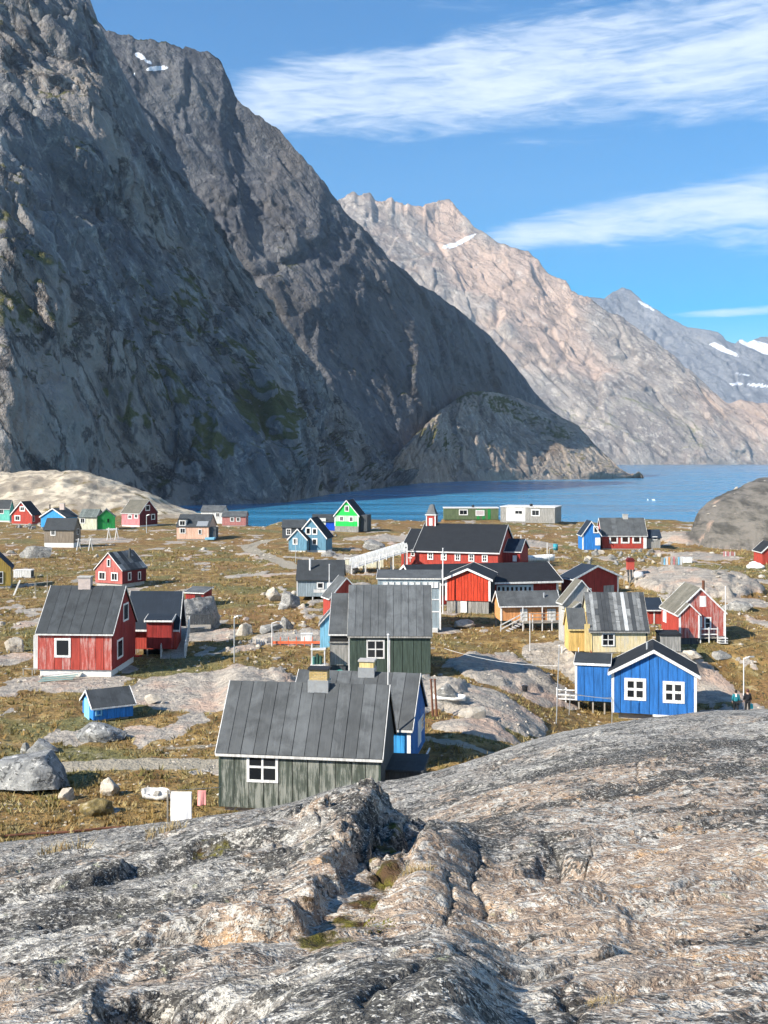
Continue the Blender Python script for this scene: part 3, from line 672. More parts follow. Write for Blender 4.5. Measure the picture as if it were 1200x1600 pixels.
# the dark notch in the crest behind the green house
for (cx, cy, rx, ry, dp) in [(590, 1246, .20, 1.1, .50), (545, 1262, .08, .7, .2), (640, 1300, .12, .5, .22), (232, 1562, .16, .20, .22), (300, 1590, .30, .26, .12), (885, 1335, .25, .5, .10)]:
    X, Y = plan(cx, cy); e = np.hypot((fx - X) / rx, (fy - Y) / ry) + 0.35 * fbm(fx / .25, fy / .5, 3, 199)
    h -= dp * sstep(e, 1.15, 0.55)
# the long ledge: the near slab ends in a lip, the rock beyond lies lower
LG = [plan(*p) for p in [(-120, 1560), (0, 1541), (150, 1516), (330, 1484), (480, 1452), (575, 1420), (632, 1375), (664, 1318), (684, 1262), (705, 1208)]]
lx = fx + 0.06 * fbm(fx / .5, fy / .5, 3, 221); ly = fy + 0.10 * fbm(fx / .5 + 3, fy / .5, 3, 223)
bd = np.full(fx.shape, 1e9); bs_ = np.zeros(fx.shape)
for (ax, ay), (bx, by) in zip(LG[:-1], LG[1:]):
    vx, vy = bx - ax, by - ay; tt_ = np.clip(((lx - ax) * vx + (ly - ay) * vy) / (vx * vx + vy * vy), 0, 1)
    d_ = np.hypot(lx - ax - tt_ * vx, ly - ay - tt_ * vy); sg_ = np.sign(vx * (ly - ay) - vy * (lx - ax)); n_ = d_ < bd
    bd = np.where(n_, d_, bd); bs_ = np.where(n_, sg_, bs_)
sd = bd * bs_                                       # positive beyond the lip
amp_ = sstep(fpx, -100, 60) * (1 - sstep(fy, 7.0, 10.5))
h += amp_ * (-0.13 * sstep(sd, -0.02, 0.08) * np.exp(-np.maximum(sd, 0) / 2.2) + 0.17 * sstep(sd + 0.10 * fbm(fx / .3, fy / .3, 3, 227), 0.34, 0.46) * np.exp(-np.maximum(sd - 0.4, 0) / 1.3))
h += amp_ * 0.05 * np.exp(-((sd + 0.16) / 0.16) ** 2)
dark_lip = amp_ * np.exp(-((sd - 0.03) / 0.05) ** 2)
moss = np.maximum(moss, (0.50 + 0.6 * fbm(fx / .4, fy / .4, 3, 225)) * sstep(sd, 0.0, 0.05) * sstep(sd, 0.42, 0.25) * sstep(fpx, 120, 260) * (1 - sstep(fpx, 610, 660)))
# long curved joints
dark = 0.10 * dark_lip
jx = fx + 0.05 * fbm(fx / .35, fy / .35, 3, 211); jy = fy + 0.10 * fbm(fx / .35 + 5, fy / .35, 3, 213)
for wd_, dp_, pts in [(.022, .05, [(560, 1572), (700, 1540), (860, 1522), (1010, 1490), (1120, 1445), (1240, 1395)]),
                    (.014, .03, [(640, 1492), (740, 1470), (830, 1440), (900, 1432)]), (.014, .03, [(748, 1330), (742, 1375), (750, 1430)]), (.012, .025, [(700, 1372), (705, 1425), (690, 1460)]), (.018, .03, [(850, 1300), (890, 1338), (935, 1350), (990, 1352)]),
                    (.03, .05, [(720, 1290), (860, 1256), (1010, 1226), (1200, 1196), (1260, 1190)]), (.016, .04, [(-40, 1448), (120, 1452), (260, 1440), (380, 1418)]), (.035, .07, [(140, 1395), (215, 1372), (330, 1342)]),
                    (.016, .03, [(900, 1610), (880, 1560), (905, 1530)]), (.014, .03, [(1000, 1290), (1090, 1270), (1200, 1262)]), (.012, .03, [(900, 1395), (1010, 1385), (1110, 1350)]), (.02, .04, [(0, 1400), (90, 1395), (180, 1380)])]:
    pl = [plan(*p) for p in pts]; dd = seg_dist(jx, jy, pl); ww = wd_ * (0.38 + 0.07 * fy)
    crack = np.maximum(crack, sstep(dd, ww, ww * .35) * (0.75 + 0.5 * fbm(fx / .5, fy / .5, 2, 217))); h -= 0.6 * dp_ * np.exp(-(dd / (ww * 1.6)) ** 2)
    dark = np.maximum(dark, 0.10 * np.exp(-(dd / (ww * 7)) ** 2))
for (cx, cy, rx, ry, am) in [(980, 1180, 3.2, 1.6, .10), (1120, 1460, .8, .25, .12), (700, 1500, .7, .2, .06), (120, 1440, 1.0, .5, .08), (150, 1350, 1.4, .9, .05), (720, 1300, .6, 1.6, .06), (880, 1325, .4, .5, .12), (500, 1250, .8, 1.5, .07), (560, 1290, .3, .8, .08)]:
    X, Y = plan(cx, cy); e = np.hypot((fx - X) / rx, (fy - Y) / ry); dark = np.maximum(dark, am * sstep(e, 1.2, .3))
for (cx, cy, rx, ry, am) in [(940, 1400, 1.6, 1.6, -.10), (1060, 1330, 1.6, 1.5, -.07), (900, 1500, .9, .5, -.06)]:
    X, Y = plan(cx, cy); e = np.hypot((fx - X) / rx, (fy - Y) / ry); dark = dark + am * sstep(e, 1.2, .3)
soil = np.zeros_like(fx)
for (cx, cy, rx, ry, am) in [(300, 1592, .26, .16, 1), (180, 1585, .2, .1, .5)]:
    X, Y = plan(cx, cy); e = np.hypot((fx - X) / rx, (fy - Y) / ry) + 0.3 * fbm(fx / .2, fy / .2, 3, 201)
    soil = np.maximum(soil, am * sstep(e, 1.05, 0.7))
pink = np.zeros_like(fx)
for (cx, cy, rx, ry, am) in [(940, 1400, 2.4, 2.6, .50), (1010, 1240, 2.6, 3.8, .42), (880, 1500, 1.5, 1.0, .42), (700, 1490, 1.0, .7, .36), (760, 1360, .8, 1.2, .25), (560, 1300, 1.2, 1.5, .34), (380, 1290, .9, 1.6, .30), (30, 1360, 1.4, 1.4, .30)]:
    X, Y = plan(cx, cy); e = np.hypot((fx - X) / rx, (fy - Y) / ry)
    pink = np.maximum(pink, am * sstep(e, 1.2, 0.4))
keep = 1 - 0.75 * sstep(np.abs(fy - Dc), 3.0, 0.3) * (1 - sstep(np.abs(fpx - 590), 70, 10))
h = h * keep * np.where(fy < 2.0, 0.5, 1.0)
P = np.stack([fx, fy, zf + h + EYE], -1)
me = grid_mesh('foreground_rock', P, True, dict(moss=moss, pink=pink, soil=soil, crack=crack, dark=dark))
M_ROCK = front_rock_mat()
FRONT = tag(link('foreground_rock', me, M_ROCK), kind='structure')
FZ = P[..., 2]
def front_z(x, y):
    i = np.clip(np.searchsorted(ds, y), 1, len(ds) - 1); j = np.clip(np.searchsorted(azs, np.asarray(x) / y), 1, len(azs) - 1)
    return FZ[i, j]

# ---------------------------------------------------------------- building materials
_mats = {}
def paint(name, col, wear=0.25, wearc=(0.34, 0.32, 0.29), board=0.0, rough=0.7, streak=1.0):
    """painted or bare timber: sun-bleached streaks, worn patches, board seams where boards are too small to build"""
    if name in _mats: return _mats[name]
    m, t, b = new_mat(name)
    co = t.node('ShaderNodeTexCoord').outputs['Object']; oi = t.node('ShaderNodeObjectInfo').outputs['Random']
    cv = t.vm('ADD', co, t.cxyz(t.m('MULTIPLY', oi, 37.0), t.m('MULTIPLY', oi, 19.0), 0.0))
    g = t.noise(t.map(cv, scale=(7, 7, 0.7)), 1.0, 5, 0.65, 0.2); big = t.noise(cv, 0.7, 4, 0.6); fn = t.noise(t.map(cv, scale=(26, 26, 2.2)), 1.0, 4, 0.7)
    c = t.mix(t.ss(g, 0.3, 0.7), tuple(q * 0.66 for q in col), tuple(min(1, q * 1.22) for q in col))
    c = t.mix(t.m('MULTIPLY', oi, 0.22), c, tuple(q * 0.62 for q in col))
    wf = t.m('ADD', t.m('MULTIPLY', g, 0.5), t.m('ADD', t.m('MULTIPLY', big, 0.35), t.m('MULTIPLY', fn, 0.25)))
    lo = 0.78 - wear * 0.42
    c = t.mix(t.m('MULTIPLY', t.ss(wf, lo, lo + 0.12), 0.85), c, wearc)
    h = t.m('ADD', t.m('MULTIPLY', fn, 0.5), g)
    if board:
        x, y, z = t.xyz(co)
        fr = t.m('FRACT', t.m('MULTIPLY', t.m('ADD', x, y), 1.0 / board))
        e = t.ss(t.m('ABSOLUTE', t.m('SUBTRACT', fr, 0.5)), 0.44, 0.49)
        c = t.mix(t.m('MULTIPLY', e, 0.6), c, tuple(q * 0.3 for q in col))
        h = t.m('SUBTRACT', h, t.m('MULTIPLY', e, 2.0))
    t.put(b.inputs['Base Color'], c); b.inputs['Roughness'].default_value = rough
    t.put(b.inputs['Normal'], t.bump(h, 0.5, 0.02))
    _mats[name] = m; return m
def felt(name, col, var=0.35):
    if name in _mats: return _mats[name]
    m, t, b = new_mat(name)
    co = t.node('ShaderNodeTexCoord').outputs['Object']; oi = t.node('ShaderNodeObjectInfo').outputs['Random']
    n1 = t.noise(co, 0.9, 5, 0.65, 0.4); n2 = t.noise(t.map(co, scale=(1, 1, 1)), 9.0, 4, 0.7); n3 = t.noise(t.map(co, scale=(9, 1.0, 1.0)), 1.0, 4, 0.6)
    c = t.mix(t.ss(n1, 0.3, 0.7), tuple(q * (1 - var) for q in col), tuple(q * (1 + var) for q in col))
    c = t.mix(t.m('MULTIPLY', t.ss(n3, 0.5, 0.7), 0.4), c, tuple(min(1, q * 1.7) for q in col))
    c = t.mix(t.m('MULTIPLY', oi, 0.6), c, tuple(q * 0.6 for q in col))
    t.put(b.inputs['Base Color'], c); b.inputs['Roughness'].default_value = 0.82
    t.put(b.inputs['Normal'], t.bump(t.m('ADD', n2, n1), 0.4, 0.02))
    _mats[name] = m; return m
def plain(name, col, rough=0.6, metal=0.0, spec=0.3, nz=0.15):
    if name in _mats: return _mats[name]
    m, t, b = new_mat(name)
    co = t.node('ShaderNodeTexCoord').outputs['Object']
    n = t.noise(co, 5.0, 4, 0.6)
    t.put(b.inputs['Base Color'], t.mix(n, tuple(q * (1 - nz) for q in col), tuple(min(1, q * (1 + nz)) for q in col)))
    b.inputs['Roughness'].default_value = rough; b.inputs['Metallic'].default_value = metal; b.inputs['Specular IOR Level'].default_value = spec
    _mats[name] = m; return m
def brickm(name, c1, c2, mortar):
    if name in _mats: return _mats[name]
    m, t, b = new_mat(name)
    co = t.node('ShaderNodeTexCoord').outputs['Object']; x, y, z = t.xyz(co)
    o = t.node('ShaderNodeTexBrick'); t.put(o.inputs['Vector'], t.cxyz(t.m('ADD', x, y), z, 0.0))
    for k_, v_ in (('Color1', c1), ('Color2', c2), ('Mortar', mortar)): o.inputs[k_].default_value = (*v_, 1)
    o.inputs['Scale'].default_value = 1.0; o.inputs['Mortar Size'].default_value = 0.012; o.inputs['Brick Width'].default_value = 0.22; o.inputs['Row Height'].default_value = 0.075
    t.put(b.inputs['Base Color'], t.mix(t.ss(t.noise(co, 6.0, 4, 0.7), 0.45, 0.65), o.outputs[0], tuple(q * 0.6 for q in c1))); b.inputs['Roughness'].default_value = 0.9
    t.put(b.inputs['Normal'], t.bump(o.outputs['Fac'], 0.6, -0.01))
    _mats[name] = m; return m
def glassm():
    m, t, b = new_mat('window_glass')
    oi = t.node('ShaderNodeObjectInfo').outputs['Random']
    t.put(b.inputs['Base Color'], t.mix(oi, (0.006, 0.008, 0.010), (0.035, 0.037, 0.040))); b.inputs['Roughness'].default_value = 0.12
    b.inputs['Specular IOR Level'].default_value = 0.12
    return m
GLASS = glassm()
WHITE = paint('white_trim', (0.78, 0.77, 0.74), 0.12, (0.45, 0.43, 0.39)); WORNW = paint('worn_white', (0.66, 0.65, 0.62), 0.45, (0.36, 0.34, 0.31))
RED = paint('red_paint', (0.42, 0.058, 0.040), 0.14, (0.42, 0.22, 0.19), 0.22); REDB = paint('red_boards', (0.40, 0.060, 0.042), 0.18, (0.40, 0.25, 0.22))
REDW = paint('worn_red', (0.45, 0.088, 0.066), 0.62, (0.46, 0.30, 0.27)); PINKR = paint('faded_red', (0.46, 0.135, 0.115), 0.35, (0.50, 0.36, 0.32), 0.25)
MAROON = paint('maroon', (0.13, 0.016, 0.020), 0.1, (0.2, 0.1, 0.1), 0.25); ORRED = paint('orange_red', (0.60, 0.060, 0.026), 0.08, (0.5, 0.2, 0.14)); DKRED = paint('deep_and_shaded_red', (0.27, 0.028, 0.024), 0.06, (.3, .1, .1), 0.25)  # the deep red also carries painted shade on some walls
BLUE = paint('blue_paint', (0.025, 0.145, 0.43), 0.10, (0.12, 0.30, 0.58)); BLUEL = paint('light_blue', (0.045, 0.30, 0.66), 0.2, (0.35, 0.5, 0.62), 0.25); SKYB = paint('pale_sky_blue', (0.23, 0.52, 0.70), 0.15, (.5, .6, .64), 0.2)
BLUEM = paint('mid_blue', (0.030, 0.205, 0.58), 0.14, (0.25, 0.42, 0.60), 0.3); STEEL = paint('slate_blue', (0.13, 0.28, 0.38), 0.2, (0.28, 0.36, 0.40), 0.3); ROYAL = paint('royal_blue', (0.01, 0.09, 0.62), 0.05, (.2, .3, .5), 0.3)
GREENW = paint('weathered_green', (0.088, 0.104, 0.084), 0.64, (0.28, 0.285, 0.25)); GREEND = paint('dark_green', (0.050, 0.072, 0.056), 0.28, (0.13, 0.15, 0.13)); GREENV = paint('vivid_green', (0.025, 0.62, 0.10), 0.08, (.2, .6, .25), 0.3)
GREENG = paint('grass_green', (0.02, 0.25, 0.06), 0.15, (.1, .3, .15), 0.3); MINT = paint('mint', (0.14, 0.52, 0.42), 0.15, (.4, .5, .46), 0.3); OLIVE = paint('olive_wood', (0.115, 0.150, 0.075), 0.35, (0.30, 0.30, 0.24), 0.35)
YELLOW = paint('worn_yellow', (0.76, 0.63, 0.36), 0.60, (0.52, 0.48, 0.39), 0.13); YELLOWA = paint('ochre_yellow', (0.70, 0.46, 0.15), 0.28, (0.42, 0.34, 0.22), 0.13); YEL2 = paint('mustard', (0.42, 0.29, 0.07), 0.2, (.4, .34, .2), 0.25); CREAMY = paint('cream_yellow', (0.74, 0.56, 0.24), 0.15, (.5, .45, .35), .13)
ORANGE = paint('peach_orange', (0.72, 0.33, 0.13), 0.10, (.6, .4, .28), 0.3); SALMON = paint('salmon', (0.70, 0.44, 0.32), 0.25, (.5, .42, .36), 0.3); PINK = paint('pink', (0.58, 0.22, 0.23), 0.25, (.55, .4, .38), 0.3); ROSE = paint('rose', (0.48, 0.20, 0.18), 0.25, (.5, .36, .32), .3)
CREAM = paint('cream', (0.68, 0.66, 0.50), 0.2, (.45, .43, .35), 0.3); GREYB = paint('blue_grey', (0.27, 0.33, 0.36), 0.3, (0.40, 0.43, 0.44), 0.32); GREYW = paint('grey_wood', (0.30, 0.29, 0.265), 0.5, (0.44, 0.42, 0.38), 0.2); BARE = paint('bare_white_wood', (0.46, 0.45, 0.42), 0.6, (0.27, 0.265, 0.25), 0.12)
BROWNW = paint('brown_grey_wood', (0.25, 0.205, 0.155), 0.4, (0.33, 0.31, 0.28), 0.25); DGREY = paint('dark_grey_wood', (0.07, 0.078, 0.085), 0.25, (0.14, 0.15, 0.15), 0.3); WOOD = paint('old_wood', (0.33, 0.30, 0.25), 0.4, (0.46, 0.43, 0.38)); WHITEW = paint('white_boards', (0.68, 0.68, 0.65), 0.25, (.45, .44, .41), .3)
BACK = plain('gap_dark', (0.02, 0.02, 0.02), 0.9); CONC = plain('concrete', (0.42, 0.40, 0.37), 0.9, nz=0.3); CONCW = plain('white_plinth', (0.66, 0.65, 0.61), 0.9, nz=0.2); STONEP = plain('stone_plinth', (0.46, 0.38, 0.34), 0.95, nz=0.35)
FELT = felt('grey_felt', (0.090, 0.096, 0.098)); FELTB = felt('black_felt', (0.022, 0.025, 0.029), 0.25); FELTD = felt('charcoal_felt', (0.052, 0.058, 0.062), 0.3); FELTL = felt('light_grey_felt', (0.105, 0.112, 0.115), 0.3); FELTO = felt('olive_grey_roof', (0.155, 0.145, 0.115), 0.3); FELTG = felt('greenish_tin', (0.145, 0.165, 0.150), 0.4)
FELTN = felt('navy_felt', (0.022, 0.034, 0.052), 0.25); TIN = plain('old_tin', (0.36, 0.37, 0.37), 0.5, 0.4, nz=0.3); BRICKY = brickm('yellow_brick', (0.62, 0.45, 0.17), (0.50, 0.34, 0.12), (0.30, 0.26, 0.19)); RUST = plain('rusty_iron', (0.13, 0.055, 0.032), 0.9, nz=0.4)
METAL = plain('galvanised', (0.52, 0.54, 0.55), 0.45, 0.6); BLACKM = plain('black_iron', (0.025, 0.025, 0.027), 0.6)

# ---------------------------------------------------------------- the house builder
rnd = random.Random(5)
class House:
    def __init__(s, key, name, label, cat='house', group=None):
        k = HOUSES[key]; s.k = k
        s.L, s.W, s.H, s.R, s.ax = k['L'], k['Wd'], k['Hh'], k['R'], k['ax']
        s.e = tag(empty(name, k['P'], k['rz']), label, cat, group)
        s.inv = (Matrix.Translation(k['P']) @ Matrix.Rotation(k['rz'], 4, 'Z')).inverted()
        s.fh = k['P'].z - k['zg']                       # height of the floor above the ground
        s.px = F / k['D']
    def hit(s, px, py, side):
        """local point where a sight line meets a wall plane of the house"""
        o = s.inv @ Vector((0, 0, EYE)); d = s.inv.to_3x3() @ Vector(ray(px, py))
        if side == 'f': t = -o.y / d.y
        elif side == 'r': t = (s.L - o.x) / d.x
        elif side == 'l': t = -o.x / d.x
        else: t = (side - o.y) / d.y
        return o + d * t
    def walls(s, wall, name='wall', x0=0, y0=0, L=None, W=None, H=None, R=None, ax=None, z0=0.0):
        L = L or s.L; W = W or s.W; H = s.H if H is None else H; R = s.R if R is None else R; ax = ax or s.ax
        if ax == 'y': b = MB().prism([(x0, y0, z0), (x0 + L, y0, z0), (x0 + L, y0, H), (x0 + L / 2, y0, H + R), (x0, y0, H)], (0, W, 0))
        elif ax == 'x': b = MB().prism([(x0, y0, z0), (x0, y0 + W, z0), (x0, y0 + W, H), (x0, y0 + W / 2, H + R), (x0, y0, H)], (L, 0, 0))
        else: b = MB().prism([(x0, y0, z0), (x0, y0 + W, z0), (x0, y0 + W, H + R), (x0, y0, H)], (L, 0, 0))   # mono pitch, high at the back
        return b.build(name, wall, s.e)
    def roof(s, mat, trim=None, name='roof', x0=0, y0=0, L=None, W=None, H=None, R=None, ax=None, oe=0.22, og=0.18, t=0.10, strips=0, strip_mat=None, ends='both', bw=0.17, fascia=True, ridgecap=True):
        L = L or s.L; W = W or s.W; H = s.H if H is None else H; R = s.R if R is None else R; ax = ax or s.ax
        S, Lr = (W, L) if ax != 'y' else (L, W)
        def P3(a, q, z):                     # a across the span, q along the ridge
            return (x0 + q, y0 + a, z) if ax != 'y' else (x0 + a, y0 + q, z)
        g = 0.015
        if ax == 'm':
            sl = R / S
            prof = [(-oe, H - oe * sl + g), (S + oe, H + R + oe * sl + g), (S + oe, H + R + oe * sl + g + t), (-oe, H - oe * sl + g + t)]
            segs = [((-oe, H - oe * sl), (S + oe, H + R + oe * sl))]
        else:
            sl = R / (S / 2)
            prof = [(-oe, H - oe * sl + g), (S / 2, H + R + g), (S + oe, H - oe * sl + g), (S + oe, H - oe * sl + g + t), (S / 2, H + R + g + t), (-oe, H - oe * sl + g + t)]
            segs = [((-oe, H - oe * sl), (S / 2, H + R)), ((S + oe, H - oe * sl), (S / 2, H + R))]
        b = MB(); v0 = P3(0, -og, 0); v1 = P3(0, Lr + og, 0)
        b.prism([P3(a, -og, z) for a, z in prof], Vector(v1) - Vector(v0))
        r = b.build(name, FELTB if strips else mat, s.e)
        if strips:
            for si in range(strips):
                w0 = -og + (Lr + 2 * og) * si / strips; w1 = -og + (Lr + 2 * og) * (si + 1) / strips - 0.03
                for (a0, z0), (a1, z1) in segs[:1]:
                    up = 0.012 + 0.012 * (si % 2) + 0.005 * rnd.random()
                    a0_ = a0 - 0.02
                    q = MB().prism([P3(a0_, w0, z0 + g + t - 0.002), P3(a0_, w1, z0 + g + t - 0.002), P3(a1, w1, z1 + g + t - 0.002), P3(a1, w0, z1 + g + t - 0.002)], (0, 0, up))
                    q.build('roof_strip', strip_mat or mat, r)
        if trim:
            for end in ((0, 1) if ends == 'both' else ((0,) if ends == 'a' else (1,))):
                bb = MB(); q0 = -og - 0.035 if end == 0 else Lr + og; dq = Vector(P3(0, 0.035, 0)) - Vector(P3(0, 0, 0))
                for (a0, z0), (a1, z1) in segs:
                    bb.prism([P3(a0, q0, z0 + g + t + 0.03 - bw), P3(a1, q0, z1 + g + t + 0.03 - bw), P3(a1, q0, z1 + g + t + 0.03), P3(a0, q0, z0 + g + t + 0.03)], dq)
                bb.build('bargeboard', trim, r)
            if fascia:
                a, z = -oe - 0.03, H - oe * sl
                q = MB().prism([P3(a, -og, z - 0.03), P3(a, Lr + og, z - 0.03), P3(a, Lr + og, z + t - 0.01), P3(a, -og, z + t - 0.01)], Vector(P3(0.028, 0, 0)) - Vector(P3(0, 0, 0)))
                q.build('fascia', trim, r)
        return r
    def found(s, mat, inset=0.06, depth=1.2, name='foundation', x0=0, y0=0, L=None, W=None, z1=-0.004):
        L = L or s.L; W = W or s.W
        return MB().box(x0 + inset, y0 + inset, -s.fh - depth, x0 + L - inset, y0 + W - inset, z1).build(name, mat, s.e)
    def stilts(s, mat, nx=4, ny=2, w=0.12, brace=False):
        for i in range(nx):
            for j in range(ny):
                x = 0.1 + (s.L - 0.2) * i / (nx - 1); y = 0.1 + (s.W - 0.2) * j / max(1, ny - 1)
                MB().box(x - w / 2, y - w / 2, -s.fh - 0.5, x + w / 2, y + w / 2, -0.004).build('stilt', mat, s.e)
    def planks(s, wall, mat, side, n, x0=0, y0=0, L=None, W=None, H=None, R=None, ax=None, zb=0.0, gap=0.035, th=0.032, jitter=0.12, mats=None):
        """each board of a wall side: an own piece under the wall"""
        L = L or s.L; W = W or s.W; H = s.H if H is None else H; R = s.R if R is None else R; ax = ax or s.ax
        span = L if side == 'f' else W
        gable = (ax == 'y') == (side == 'f')
        top = (lambda u: H + R * (1 - abs(u - span / 2) / (span / 2))) if gable else (lambda u: H)
        ed = [span * (i + (rnd.uniform(-jitter, jitter) if 0 < i < n else 0)) / n for i in range(n + 1)]
        for i in range(n):
            u0, u1 = ed[i] + gap / 2, ed[i + 1] - gap / 2
            pts = [(u0, zb + rnd.uniform(0, 0.03)), (u1, zb), (u1, top(u1) - 0.01)]
            if gable and u0 < span / 2 < u1: pts.append((span / 2, top(span / 2) - 0.01))
            pts.append((u0, top(u0) - 0.01))
            o = 0.003; dd = th + rnd.uniform(0, 0.012)
            if side == 'f': b = MB().prism([(x0 + u, y0 - o - dd, z) for u, z in pts], (0, dd, 0))
            elif side == 'r': b = MB().prism([(x0 + L + o, y0 + u, z) for u, z in pts], (dd, 0, 0))
            else: b = MB().prism([(x0 - o - dd, y0 + u, z) for u, z in pts], (dd, 0, 0))
            b.build('plank', mats[i % len(mats)] if mats else mat, wall)
    def win(s, side, px0, py0, px1, py1, nx=2, ny=2, frame=None, fw=0.09, out=0.085, mul=0.05, pane=None, at_=None):
        """a window on the wall, from its picture corners"""
        pl = side if at_ is None else at_
        a = s.hit(px0, py1, pl); b = s.hit(px1, py0, pl)
        a2 = s.hit(px0, py0, pl); b2 = s.hit(px1, py1, pl)
        z0 = (a.z + b2.z) / 2; z1 = (b.z + a2.z) / 2
        if side == 'r': u0, u1 = min(a.y, b.y), max(a.y, b.y); M = lambda u, o, z: (s.L + o, u, z)
        elif side == 'l': u0, u1 = min(a.y, b.y), max(a.y, b.y); M = lambda u, o, z: (-o, u, z)
        else:
            yb = 0.0 if at_ is None else at_
            u0, u1 = a.x, b.x; M = lambda u, o, z: (u, yb - o, z)
        fw = min(fw, (u1 - u0) * 0.2, (z1 - z0) * 0.2); mul = min(mul, fw * 0.8)
        fr = frame or WHITE; mb = MB()
        def bx(b_, ua, ub, za, zb, o0, o1):
            p = [M(ua, o0, za), M(ub, o0, za), M(ub, o0, zb), M(ua, o0, zb)]
            d = Vector(M(0, o1, 0)) - Vector(M(0, o0, 0)); b_.prism(p, d)
        bx(mb, u0, u0 + fw, z0, z1, 0.004, out); bx(mb, u1 - fw, u1, z0, z1, 0.004, out)
        bx(mb, u0 + fw, u1 - fw, z0, z0 + fw, 0.004, out); bx(mb, u0 + fw, u1 - fw, z1 - fw, z1, 0.004, out)
        iw = (u1 - u0 - 2 * fw); ih = (z1 - z0 - 2 * fw)
        for i in range(1, nx): c = u0 + fw + iw * i / nx; bx(mb, c - mul / 2, c + mul / 2, z0 + fw, z1 - fw, 0.004, out - 0.006)
        for j in range(1, ny): c = z0 + fw + ih * j / ny; bx(mb, u0 + fw, u1 - fw, c - mul / 2, c + mul / 2, 0.004, out - 0.008)
        w_ = mb.build('window', fr, s.e)
        big = ih * s.px / max(1, ny) > 7
        for i in range(nx if big else 1):
            for j in range(ny if big else 1):
                n_x, n_y = (nx, ny) if big else (1, 1)
                ua = u0 + fw + iw * i / n_x + (mul / 2 if i else 0); ub = u0 + fw + iw * (i + 1) / n_x - (mul / 2 if i < n_x - 1 else 0)
                za = z0 + fw + ih * j / n_y + (mul / 2 if j else 0); zb = z0 + fw + ih * (j + 1) / n_y - (mul / 2 if j < n_y - 1 else 0)
                pb = MB(); bx(pb, ua, ub, za, zb, 0.006, out - 0.022); pb.build('pane', pane or GLASS, w_)
        return w_
    def slab(s, name, mat, side, px0, py0, px1, py1, out=0.05, at_=None):
        """a flat board or door on a wall, from its picture corners"""
        pl = side if at_ is None else at_
        a = s.hit(px0, py1, pl); b = s.hit(px1, py0, pl); mb = MB()
        if side == 'r': mb.box(s.L + 0.004, min(a.y, b.y), a.z, s.L + out, max(a.y, b.y), b.z)
        elif side == 'l': mb.box(-out, min(a.y, b.y), a.z, -0.004, max(a.y, b.y), b.z)
        else:
            yb = 0.0 if at_ is None else at_
            mb.box(a.x, yb - out, a.z, b.x, yb - 0.004, b.z)
        return mb.build(name, mat, s.e)
    def corners(s, mat, which='fl fr', w=0.11, x0=0, y0=0, L=None, H=None, zb=0.0, o=0.045):
        L = L or s.L; H = s.H if H is None else H
        for q in which.split():
            x = x0 if q[1] == 'l' else x0 + L; 
            if q[0] == 'f':
                sx_ = x - 0.03 if q[1] == 'l' else x - w + 0.03
                MB().box(sx_, y0 - o - 0.003, zb, sx_ + w, y0 - 0.003 + 0.0, H - 0.02).build('corner_board', mat, s.e)
            else: MB().box(x + 0.003, y0 - 0.02, zb, x + o, y0 + w, H - 0.02).build('corner_board', mat, s.e)
    def box(s, name, mat, x0, y0, z0, x1, y1, z1): return MB().box(x0, y0, z0, x1, y1, z1).build(name, mat, s.e)
    def chimney(s, px0, py0, px1, py1, mat, cap=None, depth=0.5, base=None):
        """chimney on the ridge line (depth taken at the ridge)"""
        yr = s.W / 2 if s.ax == 'x' else min(1.5, s.W / 2)
        a = s.hit(px0, py1, yr); b = s.hit(px1, py0, yr)
        zb = s.H + s.R - 0.35
        c = s.box('chimney', mat, a.x, yr - depth / 2, zb, b.x, yr + depth / 2, b.z)
        MB().box(a.x - 0.07, yr - depth / 2 - 0.07, b.z + 0.002, b.x + 0.07, yr + depth / 2 + 0.07, b.z + 0.10).build('chimney_cap', cap or CONC, c)
        if base: MB().box(a.x - 0.06, yr - depth / 2 - 0.06, zb, b.x + 0.06, yr + depth / 2 + 0.06, zb + 0.35 + base).build('flashing', TIN, c)
        return c
    def pipe(s, px, py_top, mat, r=0.07, h=0.9, y=None):
        yr = y if y is not None else (s.W / 2 if s.ax == 'x' else min(1.2, s.W / 2))
        p = s.hit(px, py_top, yr)
        return MB().tube((p.x, yr, p.z - h), (p.x, yr, p.z), r, n=10).build('stove_pipe', mat, s.e)

# ======== near houses
h = House('front', 'house', 'weathered green timber house with grey felt roof and brick chimney behind the foreground rock', 'house')
w_ = h.walls(BACK); h.planks(w_, GREENW, 'f', 11, mats=[GREENW, GREENW, GREENW, GREENW]); h.planks(w_, DGREY, 'r', 6)  # right gable in dark grey boards: its shade is put into the colour
h.roof(FELT, WORNW, strips=13, oe=0.20, og=0.14, bw=0.12)
h.found(STONEP, 0.2); h.win('f', 386, 1174, 435, 1222, 2, 2, fw=0.13, mul=0.11)
h.chimney(485, 1046, 513, 1078, BRICKY, BLACKM, 0.6, base=0.32)
h.corners(GREEND, 'fl fr', 0.10)
ah = h.hit(650, 1166, 1.6)
h.box('annex_wall', DGREY, h.L + 0.05, 1.6, -0.3, h.L + 1.75, 4.4, 1.55); h.box('annex_roof', FELTD, h.L + 0.03, 1.45, 1.555, h.L + 1.9, 4.5, 1.68)
FR = h
h = House('blue_back', 'house', 'blue timber house with grey roof standing right behind the weathered green house', 'house')
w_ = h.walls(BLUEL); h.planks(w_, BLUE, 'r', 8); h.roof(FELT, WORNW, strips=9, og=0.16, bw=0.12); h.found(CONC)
h.chimney(563, 1033, 585, 1060, CREAMY, CONC, 0.6, base=0.40)
h.corners(WHITE, 'fr', 0.2); h.slab('door_frame', WHITE, 'r', 652, 1120, 657, 1168); h.win('r', 656, 1118, 660, 1140, 1, 2)
